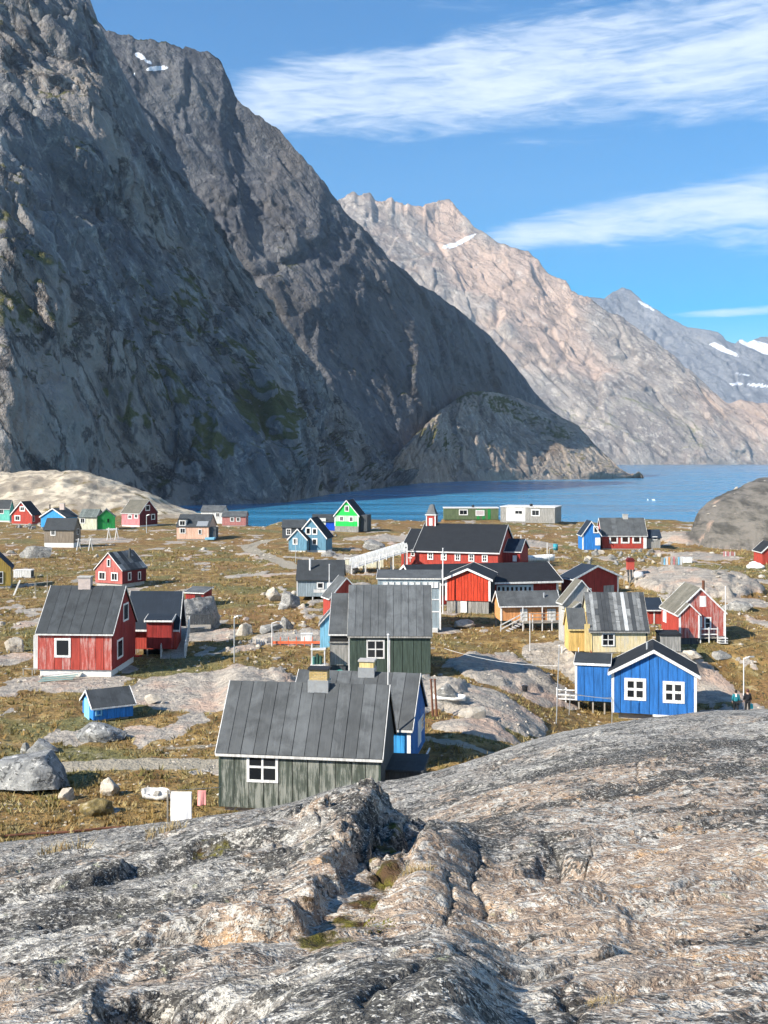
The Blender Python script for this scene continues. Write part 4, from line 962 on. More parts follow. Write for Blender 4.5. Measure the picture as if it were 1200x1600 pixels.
h.box('rail', WHITE, h.L + 0.6, 1.0, 0.2, h.L + 0.68, 3.2, 0.28)
h = House('dark_green', 'house', 'dark green board house with wide grey felt roof in the middle of the village', 'house')
w_ = h.walls(BACK); h.planks(w_, GREEND, 'f', 9); h.roof(FELTL, GREYW, strips=11, og=0.10, bw=0.10); h.found(CONCW, 0.1)
h.win('f', 572.5, 999.5, 601, 1029, 2, 2, frame=WORNW, fw=0.12, mul=0.09); h.slab('batten', WORNW, 'f', 606.5, 994, 609.5, 1056, 0.08)
h.corners(WORNW, 'fl', 0.09)
# low side wing on its left
aw = h.hit(515, 1050, 0.4); wl = -aw.x
h.walls(DGREY, 'wing_wall', x0=-wl, y0=0.5, L=wl - 0.03, W=4.0, H=h.H * 0.96, R=2.2, ax='m'); h.roof(FELT, WORNW, 'wing_roof', x0=-wl, y0=0.5, L=wl - 0.12, W=3.4, H=h.H * 0.99, R=2.4, ax='m', og=0.06)
h.box('wing_panel', GREYW, -wl + 0.05, 0.40, 0.55, -0.05, 0.495, 2.3); h.box('opening_shade', BACK, -wl + 0.03, 0.44, 2.35, -0.04, 0.497, h.H * 0.9); h.box('shelf_board', GREYW, -wl - 0.05, 0.25, 2.3, 0.0, 0.5, 2.38)  # the black sheet stands in for shade inside the wing's open front
h = House('red_left', 'house', 'worn red board house with dark grey roof and brick chimney, left of the wheelchair ramp', 'house')
w_ = h.walls(BACK); h.planks(w_, REDW, 'f', 9, mats=[REDW, REDW, REDB, REDW, REDB]); h.planks(w_, DKRED, 'r', 8)  # right gable boards a deeper red, shade painted in
h.roof(FELTD, WORNW, strips=7, og=0.16, bw=0.13); h.found(CONCW, 0.1)
h.win('f', 85.5, 997, 111, 1027, 1, 1, fw=0.17); h.win('r', 191.5, 942, 199.5, 970, 1, 1, fw=0.14); h.win('r', 182, 998, 191, 1028, 1, 1, fw=0.15)
h.chimney(124, 902, 143, 918, STONEP, CONC, 0.6)
h.corners(REDB, 'fl', 0.1)
h.box('lean_to', WORNW, -0.75, 0.9, -0.2, -0.04, 3.6, 2.5)
for yy_ in (1.0, 3.4): h.box('prop', WOOD, -0.72, yy_, -1.6, -0.62, yy_ + 0.1, -0.204)
h = House('red_ramp', 'house', 'low red house with broad slate-dark roof and white fascia, next to the boulder', 'house')
h.walls(RED); h.roof(FELTN, WHITE, oe=0.5, og=0.35, bw=0.3, t=0.14); h.stilts(WOOD, 4, 3)
h.found(BACK, 0.8, name='crawl_space_shade'); pr = h.hit(237, 968, -0.6)  # black block imitates the shade below the raised floor
h.walls(DKRED, 'porch_wall', x0=h.L * 0.40, y0=-1.1, L=h.L * 0.55, W=1.09, H=h.H * 0.93, R=0.01, ax='m', z0=0.25)  # porch wall in deeper red than the lit wall, shade in its colour
h.roof(FELTN, WHITE, 'porch_roof', x0=h.L * 0.40, y0=-1.1, L=h.L * 0.55, W=1.6, H=h.H * 0.95, R=0.35, ax='m', oe=0.25, og=0.12, bw=0.24, t=0.12)
h.pipe(221, 943, BLACKM, 0.08, 0.8, y=1.2); h.win('r', 277, 968, 280, 985, 1, 2); h.box('gas_crate', plain('red_plastic', (0.55, 0.03, 0.02)), 0.2, -0.6, -0.9, 0.9, -0.1, -0.5)
h = House('blue', 'house', 'bright blue board house with white trim and two four-pane windows facing the camera', 'house')
w_ = h.walls(BACK); h.planks(w_, BLUE, 'f', 9); h.roof(FELTB, WHITE, oe=0.28, og=0.30, bw=0.26, t=0.14); h.corners(WHITE, 'fl fr', 0.2); h.found(CONC, 0.5, name='foundation')
h.win('f', 975.5, 1059.5, 1009.5, 1094, 2, 2, fw=0.24, mul=0.24, out=0.09); h.win('f', 1035.5, 1064.5, 1069.5, 1098.5, 2, 2, fw=0.24, mul=0.24, out=0.09)
h.pipe(1011, 1004, METAL, 0.08, 0.7, y=1.6)
q0 = h.hit(899, 1094, 1.4); q1 = h.hit(899, 1038, 1.4)
w2 = h.walls(BACK, 'annex_wall', x0=q0.x, y0=1.4, L=-q0.x - 0.02, W=3.0, H=q1.z, R=0.12, ax='m', z0=q0.z)
h.planks(w2, BLUE, 'f', 4, x0=q0.x, y0=1.4, L=-q0.x - 0.02, W=3.0, H=q1.z, R=0.01, ax='x', zb=q0.z)
h.roof(FELTD, WHITE, 'annex_roof', x0=q0.x, y0=1.4, L=-q0.x - 0.2, W=3.0, H=q1.z + 0.02, R=0.22, ax='m', oe=0.15, og=0.10, t=0.16)
h.box('corner_board', WHITE, q0.x - 0.03, 1.34, q0.z, q0.x + 0.14, 1.396, q1.z)
for xx_ in (0.2, 1.3, 2.2): h.box('annex_post', WOOD, q0.x + xx_, 1.5, -h.fh - 1.0, q0.x + xx_ + 0.12, 1.62, q0.z - 0.004)
bq = h.hit(1040, 1118, -0.5)
h.box('step_rail', WHITE, bq.x - 0.95, -0.62, -0.02, bq.x + 0.55, -0.5, 0.12); h.box('step_rail', WHITE, bq.x - 1.3, -1.0, -0.28, bq.x + 1.0, -0.86, -0.20); h.box('step_post', WHITE, bq.x - 1.25, -0.96, -0.95, bq.x - 1.1, -0.86, -0.282); h.box('step', WHITE, bq.x - 1.5, -1.4, -0.95, bq.x + 0.3, -1.02, -0.75)
# deck railing left of the annex
for (xa, za) in ((-1.5, q0.z + 0.75), (-1.5, q0.z + 0.35), (-1.5, q0.z + 0.02)): h.box('deck_rail', WHITE, q0.x + xa, 1.3, za, q0.x - 0.04, 1.38, za + 0.08)
for xa in (-1.5, -0.8): h.box('deck_post', WHITE, q0.x + xa, 1.39, -h.fh - 0.8, q0.x + xa + 0.1, 1.48, q0.z + 0.95)
h.box('deck', WOOD, q0.x - 1.5, 1.5, q0.z - 0.08, q0.x - 0.05, 3.2, q0.z)
h = House('blue_shed', 'shed', 'small blue shed with dark roof and sunlight-tinted gable on the grass', 'shed')
h.walls(BLUEM); h.roof(FELTD, WHITE, oe=0.15, og=0.15, bw=0.13, t=0.07); h.found(CONC, 0.25); h.slab('sunlit_gable_tint', SKYB, 'l', 132, 1095, 140, 1124, 0.02)  # pale sheet on the left gable paints the sunlight falling there
h.win('f', 149, 1108, 159, 1118, 1, 1, frame=SKYB, fw=.08, pane=BLUEM)
h = House('yellow', 'house', 'peeling yellow house with patchwork roof of grey sheets', 'house')
w_ = h.walls(YELLOW); rf = h.roof(FELTD, GREYW, og=0.12, bw=0.12); h.found(CONC); h.win('f', 940, 989, 960, 1009.5, 2, 2, fw=0.11, mul=0.07)
sl = h.R / (h.W / 2)
TINS = [felt('sheet_pale', (0.25, 0.255, 0.25), .4), felt('sheet_grey', (0.14, 0.145, 0.145), .4), felt('sheet_dark', (0.06, 0.065, 0.07), .3), felt('sheet_white', (0.44, 0.45, 0.45), .2)]
ncol_ = 15
for i in range(ncol_):
    kind_ = (1, 0, 1, 2, 2, 2, 1, 0, 1, 3, 1, 0, 1, 1, 2)[i]; u0 = -0.10 + (h.L + 0.2) * i / ncol_; u1 = -0.10 + (h.L + 0.2) * (i + 1) / ncol_ - 0.025
    nr = 1 if kind_ in (2, 3) else rnd.choice((1, 3, 5))
    cut = sorted([0, 1] + [min(.95, max(.05, (q_ + 1 + rnd.uniform(-.3, .3)) / nr)) for q_ in range(nr - 1)])
    for j in range(nr):
        a0 = -0.18 + (h.W / 2 + 0.18) * cut[j] + 0.01; a1 = -0.18 + (h.W / 2 + 0.18) * cut[j + 1] - 0.03
        m_ = TINS[kind_] if rnd.random() < .8 else TINS[rnd.choice((0, 1, 2))]
        zz = lambda a: h.H + a * sl + 0.015 + 0.10 - 0.001
        MB().prism([(u0, a0, zz(a0)), (u1, a0, zz(a0)), (u1, a1, zz(a1)), (u0, a1, zz(a1))], (0, 0, 0.02 + 0.03 * rnd.random())).build('roof_sheet', m_, rf)
aw = h.hit(889, 1018, 0.5)
h.walls(YELLOWA, 'annex_wall', x0=aw.x, y0=0.5, L=-aw.x - 0.03, W=2.6, H=h.H * 0.98, R=1.3, ax='x'); h.roof(FELT, CREAMY, 'annex_roof', x0=aw.x, y0=0.5, L=-aw.x - 0.30, W=2.6, H=h.H * 1.0, R=1.5, ax='x', oe=.15, og=.1)
h.slab('end_board', CREAMY, 'f', 913, 975, 921.5, 1018, 0.06); h.slab('downpipe', BLACKM, 'f', 1009.5, 986, 1011, 1010, 0.08); h.corners(CREAMY, 'fl', .2)
h = House('red_right', 'house', 'weathered red gabled house with porch and rusty stove pipe below the grey rock', 'house')
w_ = h.walls(BACK); h.planks(w_, REDW, 'f', 8); h.planks(w_, REDB, 'l', 5); h.roof(FELTO, WHITE, oe=0.2, og=0.16, bw=0.18); h.found(DGREY, 0.08)
pw = h.hit(1087, 990, 0).x
wp = h.walls(BACK, 'porch_wall', x0=-0.02, y0=-1.1, L=pw, W=1.09, H=h.H * 0.97, R=h.R * 0.42, ax='y'); h.planks(wp, REDW, 'f', 4, x0=-0.02, y0=-1.1, L=pw, H=h.H * 0.97, R=h.R * 0.42, ax='y'); h.planks(wp, REDB, 'l', 2, x0=-0.02, y0=-1.1, L=pw, W=1.09, H=h.H * 0.97, R=h.R * .42, ax='y')
h.roof(FELTO, WHITE, 'porch_roof', x0=-0.02, y0=-1.1, L=pw, W=1.5, H=h.H * 0.97, R=h.R * 0.42, ax='y', oe=0.15, og=0.12, bw=0.15)
h.found(DGREY, 0.08, x0=0, y0=-1.1, L=pw, W=1.0, name='porch_foundation')
h.slab('door', WHITE, 'f', 1093, 931, 1103, 948); h.win('f', 1100, 964, 1111, 983, 1, 2, fw=.14); h.slab('white_board', WHITE, 'f', 1089, 964, 1097, 980)
h.win('l', 1037, 955, 1042, 972, 1, 1, pane=WORNW); h.corners(WHITE, 'fr', 0.14); MB().box(-0.06, -1.16, 0, 0.12, -1.105, h.H * .95).build('corner_board', WHITE, h.e); MB().box(pw - .14, -1.16, 0, pw, -1.105, h.H * .95).build('corner_board', WHITE, h.e)
h.pipe(1099, 907, RUST, 0.13, 1.6, y=1.0)
for zz_ in (0.25, 0.75): h.box('porch_rail', WHITE, pw + 0.1, -0.9, zz_, pw + 1.7, -0.84, zz_ + 0.09)
for xx_ in (0.1, 0.9, 1.7): h.box('porch_post', WHITE, pw + xx_, -0.96, -0.5, pw + xx_ + 0.09, -0.905, 0.95)
for i_ in range(3): h.box('stair_step', WORNW, pw + 1.8, -1.3 + .0, -0.5 + i_ * .22, pw + 2.6, -0.4, -0.44 + i_ * .22)
h.box('porch_deck', WOOD, pw + 0.05, -0.83, -0.10, pw + 1.75, -0.05, -0.02)
h = House('bare_white', 'house', 'bare whitish weathered gable house squeezed behind the yellow house', 'house')
h.walls(BARE); h.roof(FELTO, WORNW, oe=0.2, og=0.15, bw=0.14); h.found(CONC); h.win('f', 918, 919, 923.5, 927, 1, 1, fw=.05)
pw = h.hit(916, 990, 0).x
h.walls(BARE, 'porch_wall', x0=0.05, y0=-1.0, L=pw, W=0.99, H=h.H * 0.80, R=0.75, ax='y'); h.roof(FELTO, WORNW, 'porch_roof', x0=0.05, y0=-1.0, L=pw, W=1.3, H=h.H * 0.80, R=0.75, ax='y', oe=0.12, og=0.1, bw=0.13)
h.slab('dark_door', DGREY, 'f', 890, 955, 905, 1000, 1.05)
h = House('orange', 'house', 'peach orange house on posts with grey roof and a covered porch', 'house')
h.walls(ORANGE); h.roof(FELT, WHITE, oe=0.35, og=0.2, bw=0.2); h.stilts(WOOD, 6, 2)
h.slab('white_door', WHITEW, 'f', 813, 951, 824, 970, .05); h.slab('white_door', WHITEW, 'f', 855, 951, 868, 970, .05); h.slab('brown_door', RUST, 'f', 846, 953, 851, 968, .04); h.corners(WHITE, 'fl', .18)
h.box('porch_deck', WOOD, h.L * 0.33, -1.2, -0.12, h.L, -0.06, -0.02); 
for i_ in range(5): h.box('porch_post', WHITE, h.L * (0.33 + 0.165 * i_), -1.2, -h.fh - .4, h.L * (0.33 + 0.165 * i_) + 0.08, -1.12, 0.85 if i_ % 2 else 1.45)
for zz_ in (0.45, 0.8): h.box('porch_rail', WOOD, h.L * 0.33, -1.27, zz_, h.L, -1.21, zz_ + 0.07)
h.pipe(850, 926, METAL, 0.09, 1.1, y=0.6)
st_ = MB()
for i_ in range(7): st_.box(h.L * 0.33 - 0.30 * (i_ + 1), -1.2, -0.14 - 0.15 * (i_ + 1), h.L * 0.33 - 0.30 * i_ - .004, -0.3, -0.10 - 0.15 * (i_ + 1))
st_.build('stairs', WORNW, h.e)
sr_ = MB(); sr_.bar((h.L * .33, -1.24, .85), (h.L * .33 - 2.2, -1.24, -.25), .07, .1); sr_.bar((h.L * .33, -1.24, .45), (h.L * .33 - 2.2, -1.24, -.65), .07, .1); sr_.bar((h.L * .33 - 2.2, -1.24, -1.3), (h.L * .33 - 2.2, -1.24, -.2), .08); sr_.build('stair_rail', WORNW, h.e)

# ======== the church and the school
h = House('church', 'church', 'red village church with black roof and small spired bell turret', 'church')
h.walls(RED); h.roof(FELTB, WHITE, oe=0.35, og=0.3, bw=0.28, t=0.16); h.found(CONCW, 0.1)
for cx in (672.5, 693.5, 715, 736.5, 757.5): h.win('f', cx - 4.5, 861.5 + (cx - 650) * .045, cx + 4.5, 873.5 + (cx - 650) * .045, 2, 2, fw=.22, mul=0.08)
h.walls(RED, 'chancel_wall', x0=-2.3, y0=0.25, L=2.28, W=h.W - .5, H=h.H - .05, R=h.R * 0.78, ax='x'); h.roof(FELTB, WHITE, 'chancel_roof', x0=-2.3, y0=0.25, L=2.0, W=h.W - .5, H=h.H - .05, R=h.R * 0.78, ax='x', oe=.3, og=.25, bw=.24)
h.win('f', 642, 859, 648, 869, 1, 2, fw=.16, at_=0.25); h.found(CONC, 0.1, x0=-2.3, y0=.25, L=2.2, W=h.W - .5, name='chancel_foundation')
cr = h.hit(641, 873, 0.25)
MB().box(cr.x - .05, 0.18, cr.z - .5, cr.x + .05, 0.246, cr.z + .5).box(cr.x - .3, 0.185, cr.z + .08, cr.x - .052, 0.246, cr.z + .2).box(cr.x + .052, 0.185, cr.z + .08, cr.x + .3, 0.246, cr.z + .2).build('cross', WHITE, h.e)
t0 = h.hit(667.5, 824, h.W / 2); t1 = h.hit(682.5, 805, h.W / 2); tw = t1.x - t0.x
tb = h.box('bell_turret', RED, t0.x + .05, h.W / 2 - tw / 2 + .05, t0.z - .8, t1.x - .05, h.W / 2 + tw / 2 - .05, t1.z)
for (xx_, yy_) in ((t0.x, -tw / 2), (t1.x - .16, -tw / 2), (t1.x - .16, tw / 2 - .16), (t0.x, tw / 2 - .16)): MB().box(xx_, h.W / 2 + yy_, t0.z - .7, xx_ + .16, h.W / 2 + yy_ + .16, t1.z + .002).build('turret_corner', WHITE, tb)
MB().box(t0.x - .12, h.W / 2 - tw / 2 - .12, t1.z + .004, t1.x + .12, h.W / 2 + tw / 2 + .12, t1.z + .14).build('turret_cornice', WHITE, tb)
MB().box(t0.x + tw * .32, h.W / 2 - tw / 2 - .01, t0.z + .35, t0.x + tw * .68, h.W / 2 - tw / 2 + .045, t1.z - .45).build('turret_louvre', WHITE, tb)
sp = h.hit(675.5, 787.5, h.W / 2); cx_, cy_ = (t0.x + t1.x) / 2, h.W / 2; r_ = tw / 2 + .06
m_ = MB(); q = [(-1, -1), (1, -1), (1, 1), (-1, 1)]
z1_ = t1.z + .142; rings = [(r_, z1_), (r_ * .80, z1_ + .30), (r_ * .34, sp.z - .12), (r_ * .02, sp.z)]
vs = [(cx_ + a * r, cy_ + b * r, z) for r, z in rings for a, b in q]
m_.poly(vs, [(0, 1, 2, 3)] + [(i * 4 + j, i * 4 + (j + 1) % 4, i * 4 + 4 + (j + 1) % 4, i * 4 + 4 + j) for i in range(3) for j in range(4)] + [(12, 13, 14, 15)])
m_.build('spire', felt('spire_slate', (0.13, 0.14, 0.145), .3), h.e)
h.walls(DKRED, 'entrance_wall', x0=h.L + .02, y0=h.W * .30, L=2.6, W=h.W * .55, H=h.H * .95, R=1.6, ax='x'); h.roof(FELTN, WHITE, 'entrance_roof', x0=h.L + .35, y0=h.W * .30, L=2.3, W=h.W * .55, H=h.H * .95, R=1.6, ax='x', oe=.25, og=.2, bw=.2)
h.box('entrance_window', WHITE, h.L + 1.5, h.W * .30 - .05, 1.1, h.L + 2.1, h.W * .30 - .004, 2.0)
h.box('landing', WHITE, h.L + .1, 0.2, -.3, h.L + 1.8, 2.0, 0.5)
h = House('school', 'building', 'long red building with broad black roof and a strip of narrow windows, below the church', 'building')
h.walls(DKRED); h.roof(FELTB, WHITE, oe=0.6, og=0.4, bw=0.3, t=0.2); h.found(CONC)
wl_ = h.box('window_band', plain('pale_blue_trim', (0.50, 0.60, 0.66)), h.hit(776, 930, 0).x, -0.08, h.hit(776, 931, 0).z, h.hit(833, 931, 0).x, -.004, h.hit(776, 914.5, 0).z)
for i_ in range(8):
    a = h.hit(777.5 + i_ * 6.9, 929.5, 0); b = h.hit(781.0 + i_ * 6.9, 917, 0); MB().box(a.x, -.10, a.z, b.x, -.082, b.z).build('pane', GLASS, wl_)
h.corners(WHITE, 'fr', .25)
for (a_, b_) in ((758, 889), (836, 893), (848, 896)): h.pipe(a_, b_, METAL, .08, .5, y=h.W * .3)
h = House('hall', 'building', 'orange-red boarded hall gable with white trim above grey plank base', 'building')
w_ = h.walls(BACK); h.planks(w_, ORRED, 'f', 14); h.roof(FELTB, WHITE, oe=0.3, og=0.3, bw=0.24); h.corners(WHITE, 'fl fr', .22)
bs = h.found(BACK, 0.12, name='plank_base')
for i_ in range(12): MB().box(.14 + (h.L - .28) * i_ / 12, .07, -h.fh - 1, .14 + (h.L - .28) * (i_ + 1) / 12 - .03, .115, -.01).build('plank', GREYW, bs)
h.slab('white_hatch', WHITE, 'f', 719.5, 939.5, 729.5, 957, .12, at_=0.06)
h = House('red_dark', 'house', 'red house with black roof, its wide gable in shade, behind the bare white house', 'house')
h.walls(DKRED); h.roof(FELTN, WHITE, oe=.4, og=.3, bw=.24); h.found(CONC); h.slab('garage_hatch', GREYW, 'f', 943, 914, 959, 930); h.corners(WHITE, 'fl fr', .2)
h = House('red_hid', 'shed', 'small red shed with navy roof between the yellow house and the porch house', 'shed')
h.walls(REDB); h.roof(FELTN, WHITE, oe=.25, og=.1, bw=.12); h.found(CONC); h.slab('batten', WORNW, 'f', 1021, 955, 1023, 975)
h = House('grey_shed', 'shed', 'small grey box shed with black top in front of the porch house', 'shed')
h.walls(GREYW, R=.12, ax='m'); h.roof(FELTB, None, R=.12, ax='m', oe=.06, og=.06, t=.16)
# ======== middle ground
h = House('red_nook', 'house', 'small red gabled house peeping out left behind the dark green house', 'house')
h.walls(REDB); h.roof(FELT, WHITE, oe=.18, og=.15, bw=.15); h.found(CONC); h.win('f', 560, 925, 566, 948, 1, 2)
h = House('sky_shed', 'shed', 'narrow pale blue gable shed left of the dark green house', 'shed')
h.walls(SKYB); h.roof(FELT, WHITE, oe=.1, og=.12, bw=.12)
h = House('glass_house', 'building', 'grey building with a row of small white window lights behind the dark green house', 'building')
h.walls(GREYB); h.roof(FELTL, WORNW, oe=.12, og=.12, bw=.12); h.found(CONC)
wl_ = None
for cx in (602, 612, 622, 633, 643.5, 653, 664, 673, 681): h.win('f', cx - 3.6, 909.5, cx + 3.6, 918.5, 1, 1, pane=plain('curtain_white', (.7, .72, .72)), fw=.06)
for zz_ in (936, 955): h.slab('glazing_bar', WHITE, 'f', 675, zz_, 688, zz_ + 1.5, .05)
h.slab('end_trim', WHITE, 'f', 686.5, 911, 689, 984, .07); h.slab('slatted_panel', WORNW, 'f', 673, 981, 684, 1016, .4)
h = House('grey_stilts', 'house', 'blue-grey house with dark roof raised on stilts beside the white walkway', 'house')
h.walls(GREYB); h.roof(FELTD, None, oe=.25, og=.15); h.stilts(WORNW, 4, 2); h.corners(WHITE, 'fl', .12)
h.win('f', 495, 909.5, 506, 920, 1, 1, fw=.14); h.slab('door', WHITE, 'f', 511, 909, 519.5, 922); h.win('f', 524, 909, 532, 919, 1, 1, fw=.12); h.slab('panel', WORNW, 'f', 490, 921, 513, 926, .03)
h.pipe(484.5, 873, WHITE, .12, 1.4, y=1.2)
h = House('red_small', 'house', 'faded red gabled house with patched slate roof standing alone in the grass', 'house')
h.walls(PINKR); h.box('side_wall_shade', MAROON, h.L + .004, 0, 0, h.L + .04, h.W, h.H); rf = h.roof(FELTD, WHITE, oe=.16, og=.14, bw=.13); h.found(CONC, .15)  # thin maroon sheet paints shade over the side away from the sun
h.win('f', 154.5, 893, 165.5, 906, 2, 1, fw=.14); h.win('f', 174, 894.5, 184.5, 907.5, 2, 1, fw=.14); h.win('f', 167.5, 873, 173, 886, 1, 1, fw=.14)
h.win('r', 199.5, 894, 204.5, 907, 1, 1, fw=.12); h.win('r', 215, 893, 219.5, 906, 1, 1, fw=.12); h.pipe(203, 857, FELTD, .18, 1.2, y=h.W * .6)
sl = h.R / (h.L / 2)
for i_ in range(6):
    for j_ in range(3):
        a1 = h.L + .1 - (h.L / 2 + .1) * j_ / 3; a0 = h.L + .1 - (h.L / 2 + .1) * (j_ + 1) / 3 + .03; zz = lambda a: h.H + (h.L - a) * sl + .115
        y0_ = -.1 + (h.W + .2) * i_ / 6; y1_ = -.1 + (h.W + .2) * (i_ + 1) / 6 - .03
        MB().prism([(a0, y0_, zz(a0)), (a1, y0_, zz(a1)), (a1, y1_, zz(a1)), (a0, y1_, zz(a0))], (0, 0, .03)).build('roof_sheet', rnd.choice([TINS[2], TINS[1], TINS[2], TINS[0]]), rf)
h = House('yellow_edge', 'house', 'mustard yellow house with blue-black roof cut off by the left edge', 'house')
h.walls(YEL2); h.roof(FELTN, FELTN, oe=.25, og=.2, bw=.15); h.found(CONC); h.win('f', -8, 893, 5, 912, 2, 2)
h = House('red_boulder_shed', 'shed', 'little dark red shed half hidden behind the huge boulder', 'shed')
h.walls(DKRED, R=.35, ax='m'); h.roof(FELTL, WORNW, R=.35, ax='m', oe=.15, og=.15, bw=.12); h.slab('dark_hatch', BACK, 'f', 305, 930, 314, 937)
# ======== far row
h = House('teal', 'house', 'mint green house with grey roof, leftmost of the far row', 'house'); h.walls(MINT); h.roof(FELTD, WHITE, bw=.15); h.win('f', -2, 795, 6, 803, 2, 1, fw=.2); h.found(CONCW)
h = House('red_row', 'house', 'small red gabled house with white trim between mint and blue houses', 'house'); h.walls(RED); h.roof(FELTB, WHITE, bw=.3, oe=.3, og=.3); h.found(CONC); h.win('f', 23, 805, 32, 814, 2, 1, fw=.25); h.win('f', 31, 791, 39, 799, 2, 1, fw=.25); h.win('r', 51, 806, 54, 815, 1, 1)
h = House('blue_row', 'house', 'light blue gabled house in the far row behind the grey-brown house', 'house'); h.walls(BLUEL); h.roof(FELTD, WHITE, bw=.3, oe=.3, og=.3); h.found(CONC); h.pipe(78, 788, BLACKM, .15, 1.6, y=1.5); h.chimney(94, 787, 101, 796, STONEP)
h = House('grey_row', 'house', 'grey-brown bare timber house with dark roof on a white plinth, far left', 'house'); h.walls(BROWNW); h.roof(FELTD, None, oe=.2); h.found(CONCW, .03); h.win('f', 79, 827, 87, 837, 2, 1, fw=.18); h.win('r', 120, 826, 123, 835, 1, 1)
h = House('cream_row', 'house', 'cream walled house with greenish tin roof in the far row', 'house'); h.walls(CREAM); h.roof(FELTG, None, strips=8); h.found(CONC); h.win('f', 125, 809, 133, 818, 2, 1, fw=.2)
h = House('green_row', 'house', 'grass green gabled house with tin roof beside the cream house', 'house'); h.walls(GREENG); h.roof(FELTG, None, oe=.2); h.found(CONC); h.win('f', 167, 810, 171, 817, 1, 1, frame=GREENG); h.box('deck', WHITE, h.L * .5, -1.5, -.1, h.L + .5, -.05, .15)
h = House('pink_row', 'house', 'pink house with maroon gable and olive roof at the foot of the pale hill', 'house'); h.walls(PINK); h.roof(FELTO, WHITE, bw=.25); h.found(CONCW, .03); h.planks(h.walls(BACK, 'gable_lining', x0=h.L - .1, y0=.02, L=.09, W=h.W - .04, R=h.R - .02), MAROON, 'r', 9, gap=.02); h.win('f', 200, 804, 206, 811, 2, 1, fw=.2); h.win('f', 210, 803, 216, 810, 2, 1, fw=.2); h.win('r', 227, 789, 234, 798, 1, 1, fw=.2); h.win('r', 236, 803, 242, 812, 1, 1, fw=.2); h.box('white_shed', WHITEW, -1.4, 2.5, 0, -.1, 4.5, 3.4)
h = House('salmon', 'house', 'salmon coloured house with dormer and pale roof panel on the open ground', 'house'); h.walls(SALMON); h.roof(FELTD, None, oe=.15); h.found(WOOD, .1); h.win('f', 281, 825, 290, 833.5, 2, 1, fw=.15); h.win('f', 310, 827, 315, 835, 1, 1, fw=.12)
d0 = h.hit(279.5, 823, .25); d1 = h.hit(291, 812, .25); h.box('dormer', WHITEW, d0.x, .25, d0.z, d1.x, 1.9, d1.z); h.box('dormer_roof', FELTB, d0.x - .2, 0.1, d1.z + .01, d1.x + .2, 2.0, d1.z + .15); h.win('f', 280, 813, 290, 821.5, 2, 1, fw=.16, at_=.25)
zz = lambda a: h.H + a * h.R / (h.W / 2) + .12
ua, ub = h.hit(308, 820, .8).x, h.hit(325, 820, .8).x; MB().prism([(ua, .05, zz(.05)), (ub, .05, zz(.05)), (ub, 1.5, zz(1.5)), (ua, 1.5, zz(1.5))], (0, 0, .06)).build('roof_panel', TIN, h.e); h.box('side_porch', DGREY, h.L + .02, .6, 0, h.L + 1.4, 3.0, h.H * .95); h.box('side_deck', SKYB, h.L * .92, -1.2, -.05, h.L + 1.4, .5, .35)
h = House('white_shore', 'house', 'white house with grey roof by the shore behind the salmon house', 'house'); h.walls(WHITEW); h.roof(FELT, None); h.win('f', 337, 801, 343, 808, 2, 1, fw=.15); h.found(CONC)
h = House('pink_shore', 'house', 'low rose pink house with grey roof at the water edge', 'house'); h.walls(ROSE); h.roof(FELT, None); h.found(CONC); h.win('f', 359.5, 808, 366, 815, 2, 1, fw=.18); h.win('f', 369, 808, 375.5, 815, 2, 1, fw=.18)
h = House('grey_shore', 'house', 'small dark grey house behind the slate blue twin gables', 'house'); h.walls(DGREY); h.roof(FELTD, None); h.win('f', 447, 826, 455, 836, 2, 2, fw=.18)
h = House('twin_gable', 'house', 'slate blue house with two white-edged gables and black roof', 'house'); h.walls(STEEL); h.roof(FELTB, WHITE, oe=.3, og=.25, bw=.28); h.found(CONCW, .05)
for a_ in ((477.5, 824, 486, 835.5), (487.5, 825, 496, 835.5), (487.5, 841, 496, 851.5)): h.win('f', *a_, 1, 1, fw=.2)
pa_ = h.hit(451, 858, -1.6).x; pb_ = h.hit(479, 858, -1.6).x
h.walls(STEEL, 'front_gable_wall', x0=pa_, y0=-1.6, L=pb_ - pa_, W=2.6, H=h.H * .86, R=1.75, ax='y'); h.roof(FELTB, WHITE, 'front_gable_roof', x0=pa_, y0=-1.6, L=pb_ - pa_, W=2.4, H=h.H * .86, R=1.75, ax='y', oe=.25, og=.2, bw=.25); h.found(CONCW, .03, x0=pa_, y0=-1.6, L=pb_ - pa_, W=2.6, name='front_foundation'); h.win('f', 457.5, 840.5, 465, 851, 2, 1, fw=.2, at_=-1.6); h.slab('door', BACK, 'f', 480, 840, 484.5, 860)
h = House('blue_shore', 'house', 'royal blue house with grey roof between slate blue and vivid green houses', 'house'); h.walls(ROYAL); h.roof(FELTD, None); h.slab('white_panel', WHITE, 'f', 494, 809.5, 509, 820, .08); h.win('f', 501, 811, 507, 819.5, 1, 1, fw=.15)
h = House('green_gable', 'house', 'vivid green gabled house with white trim at the water', 'house'); h.walls(GREENV); h.roof(FELTB, WHITE, oe=.3, og=.25, bw=.3); h.found(GREYW, .02); h.win('f', 530.5, 806, 537, 814.5, 2, 1, fw=.18); h.win('f', 545.5, 807, 552, 815.5, 2, 1, fw=.18); h.win('f', 538.5, 790, 545.5, 799.5, 2, 1, fw=.2); h.slab('white_panel', paint('pale_green', (.5, .72, .5), .1, board=.3), 'f', 523.5, 806, 559, 814.5, .02); h.box('side_wing', DGREY, h.L + .03, 1.0, -1.2, h.L + 1.8, 5.0, h.H); h.corners(WHITE, 'fl fr', .2)
h = House('red_bay', 'house', 'red house with three big white-framed windows facing the bay', 'house'); h.walls(RED); h.roof(FELT, WHITE, strips=8, bw=.3); h.found(CONC); h.corners(WHITE, 'fr', .6)
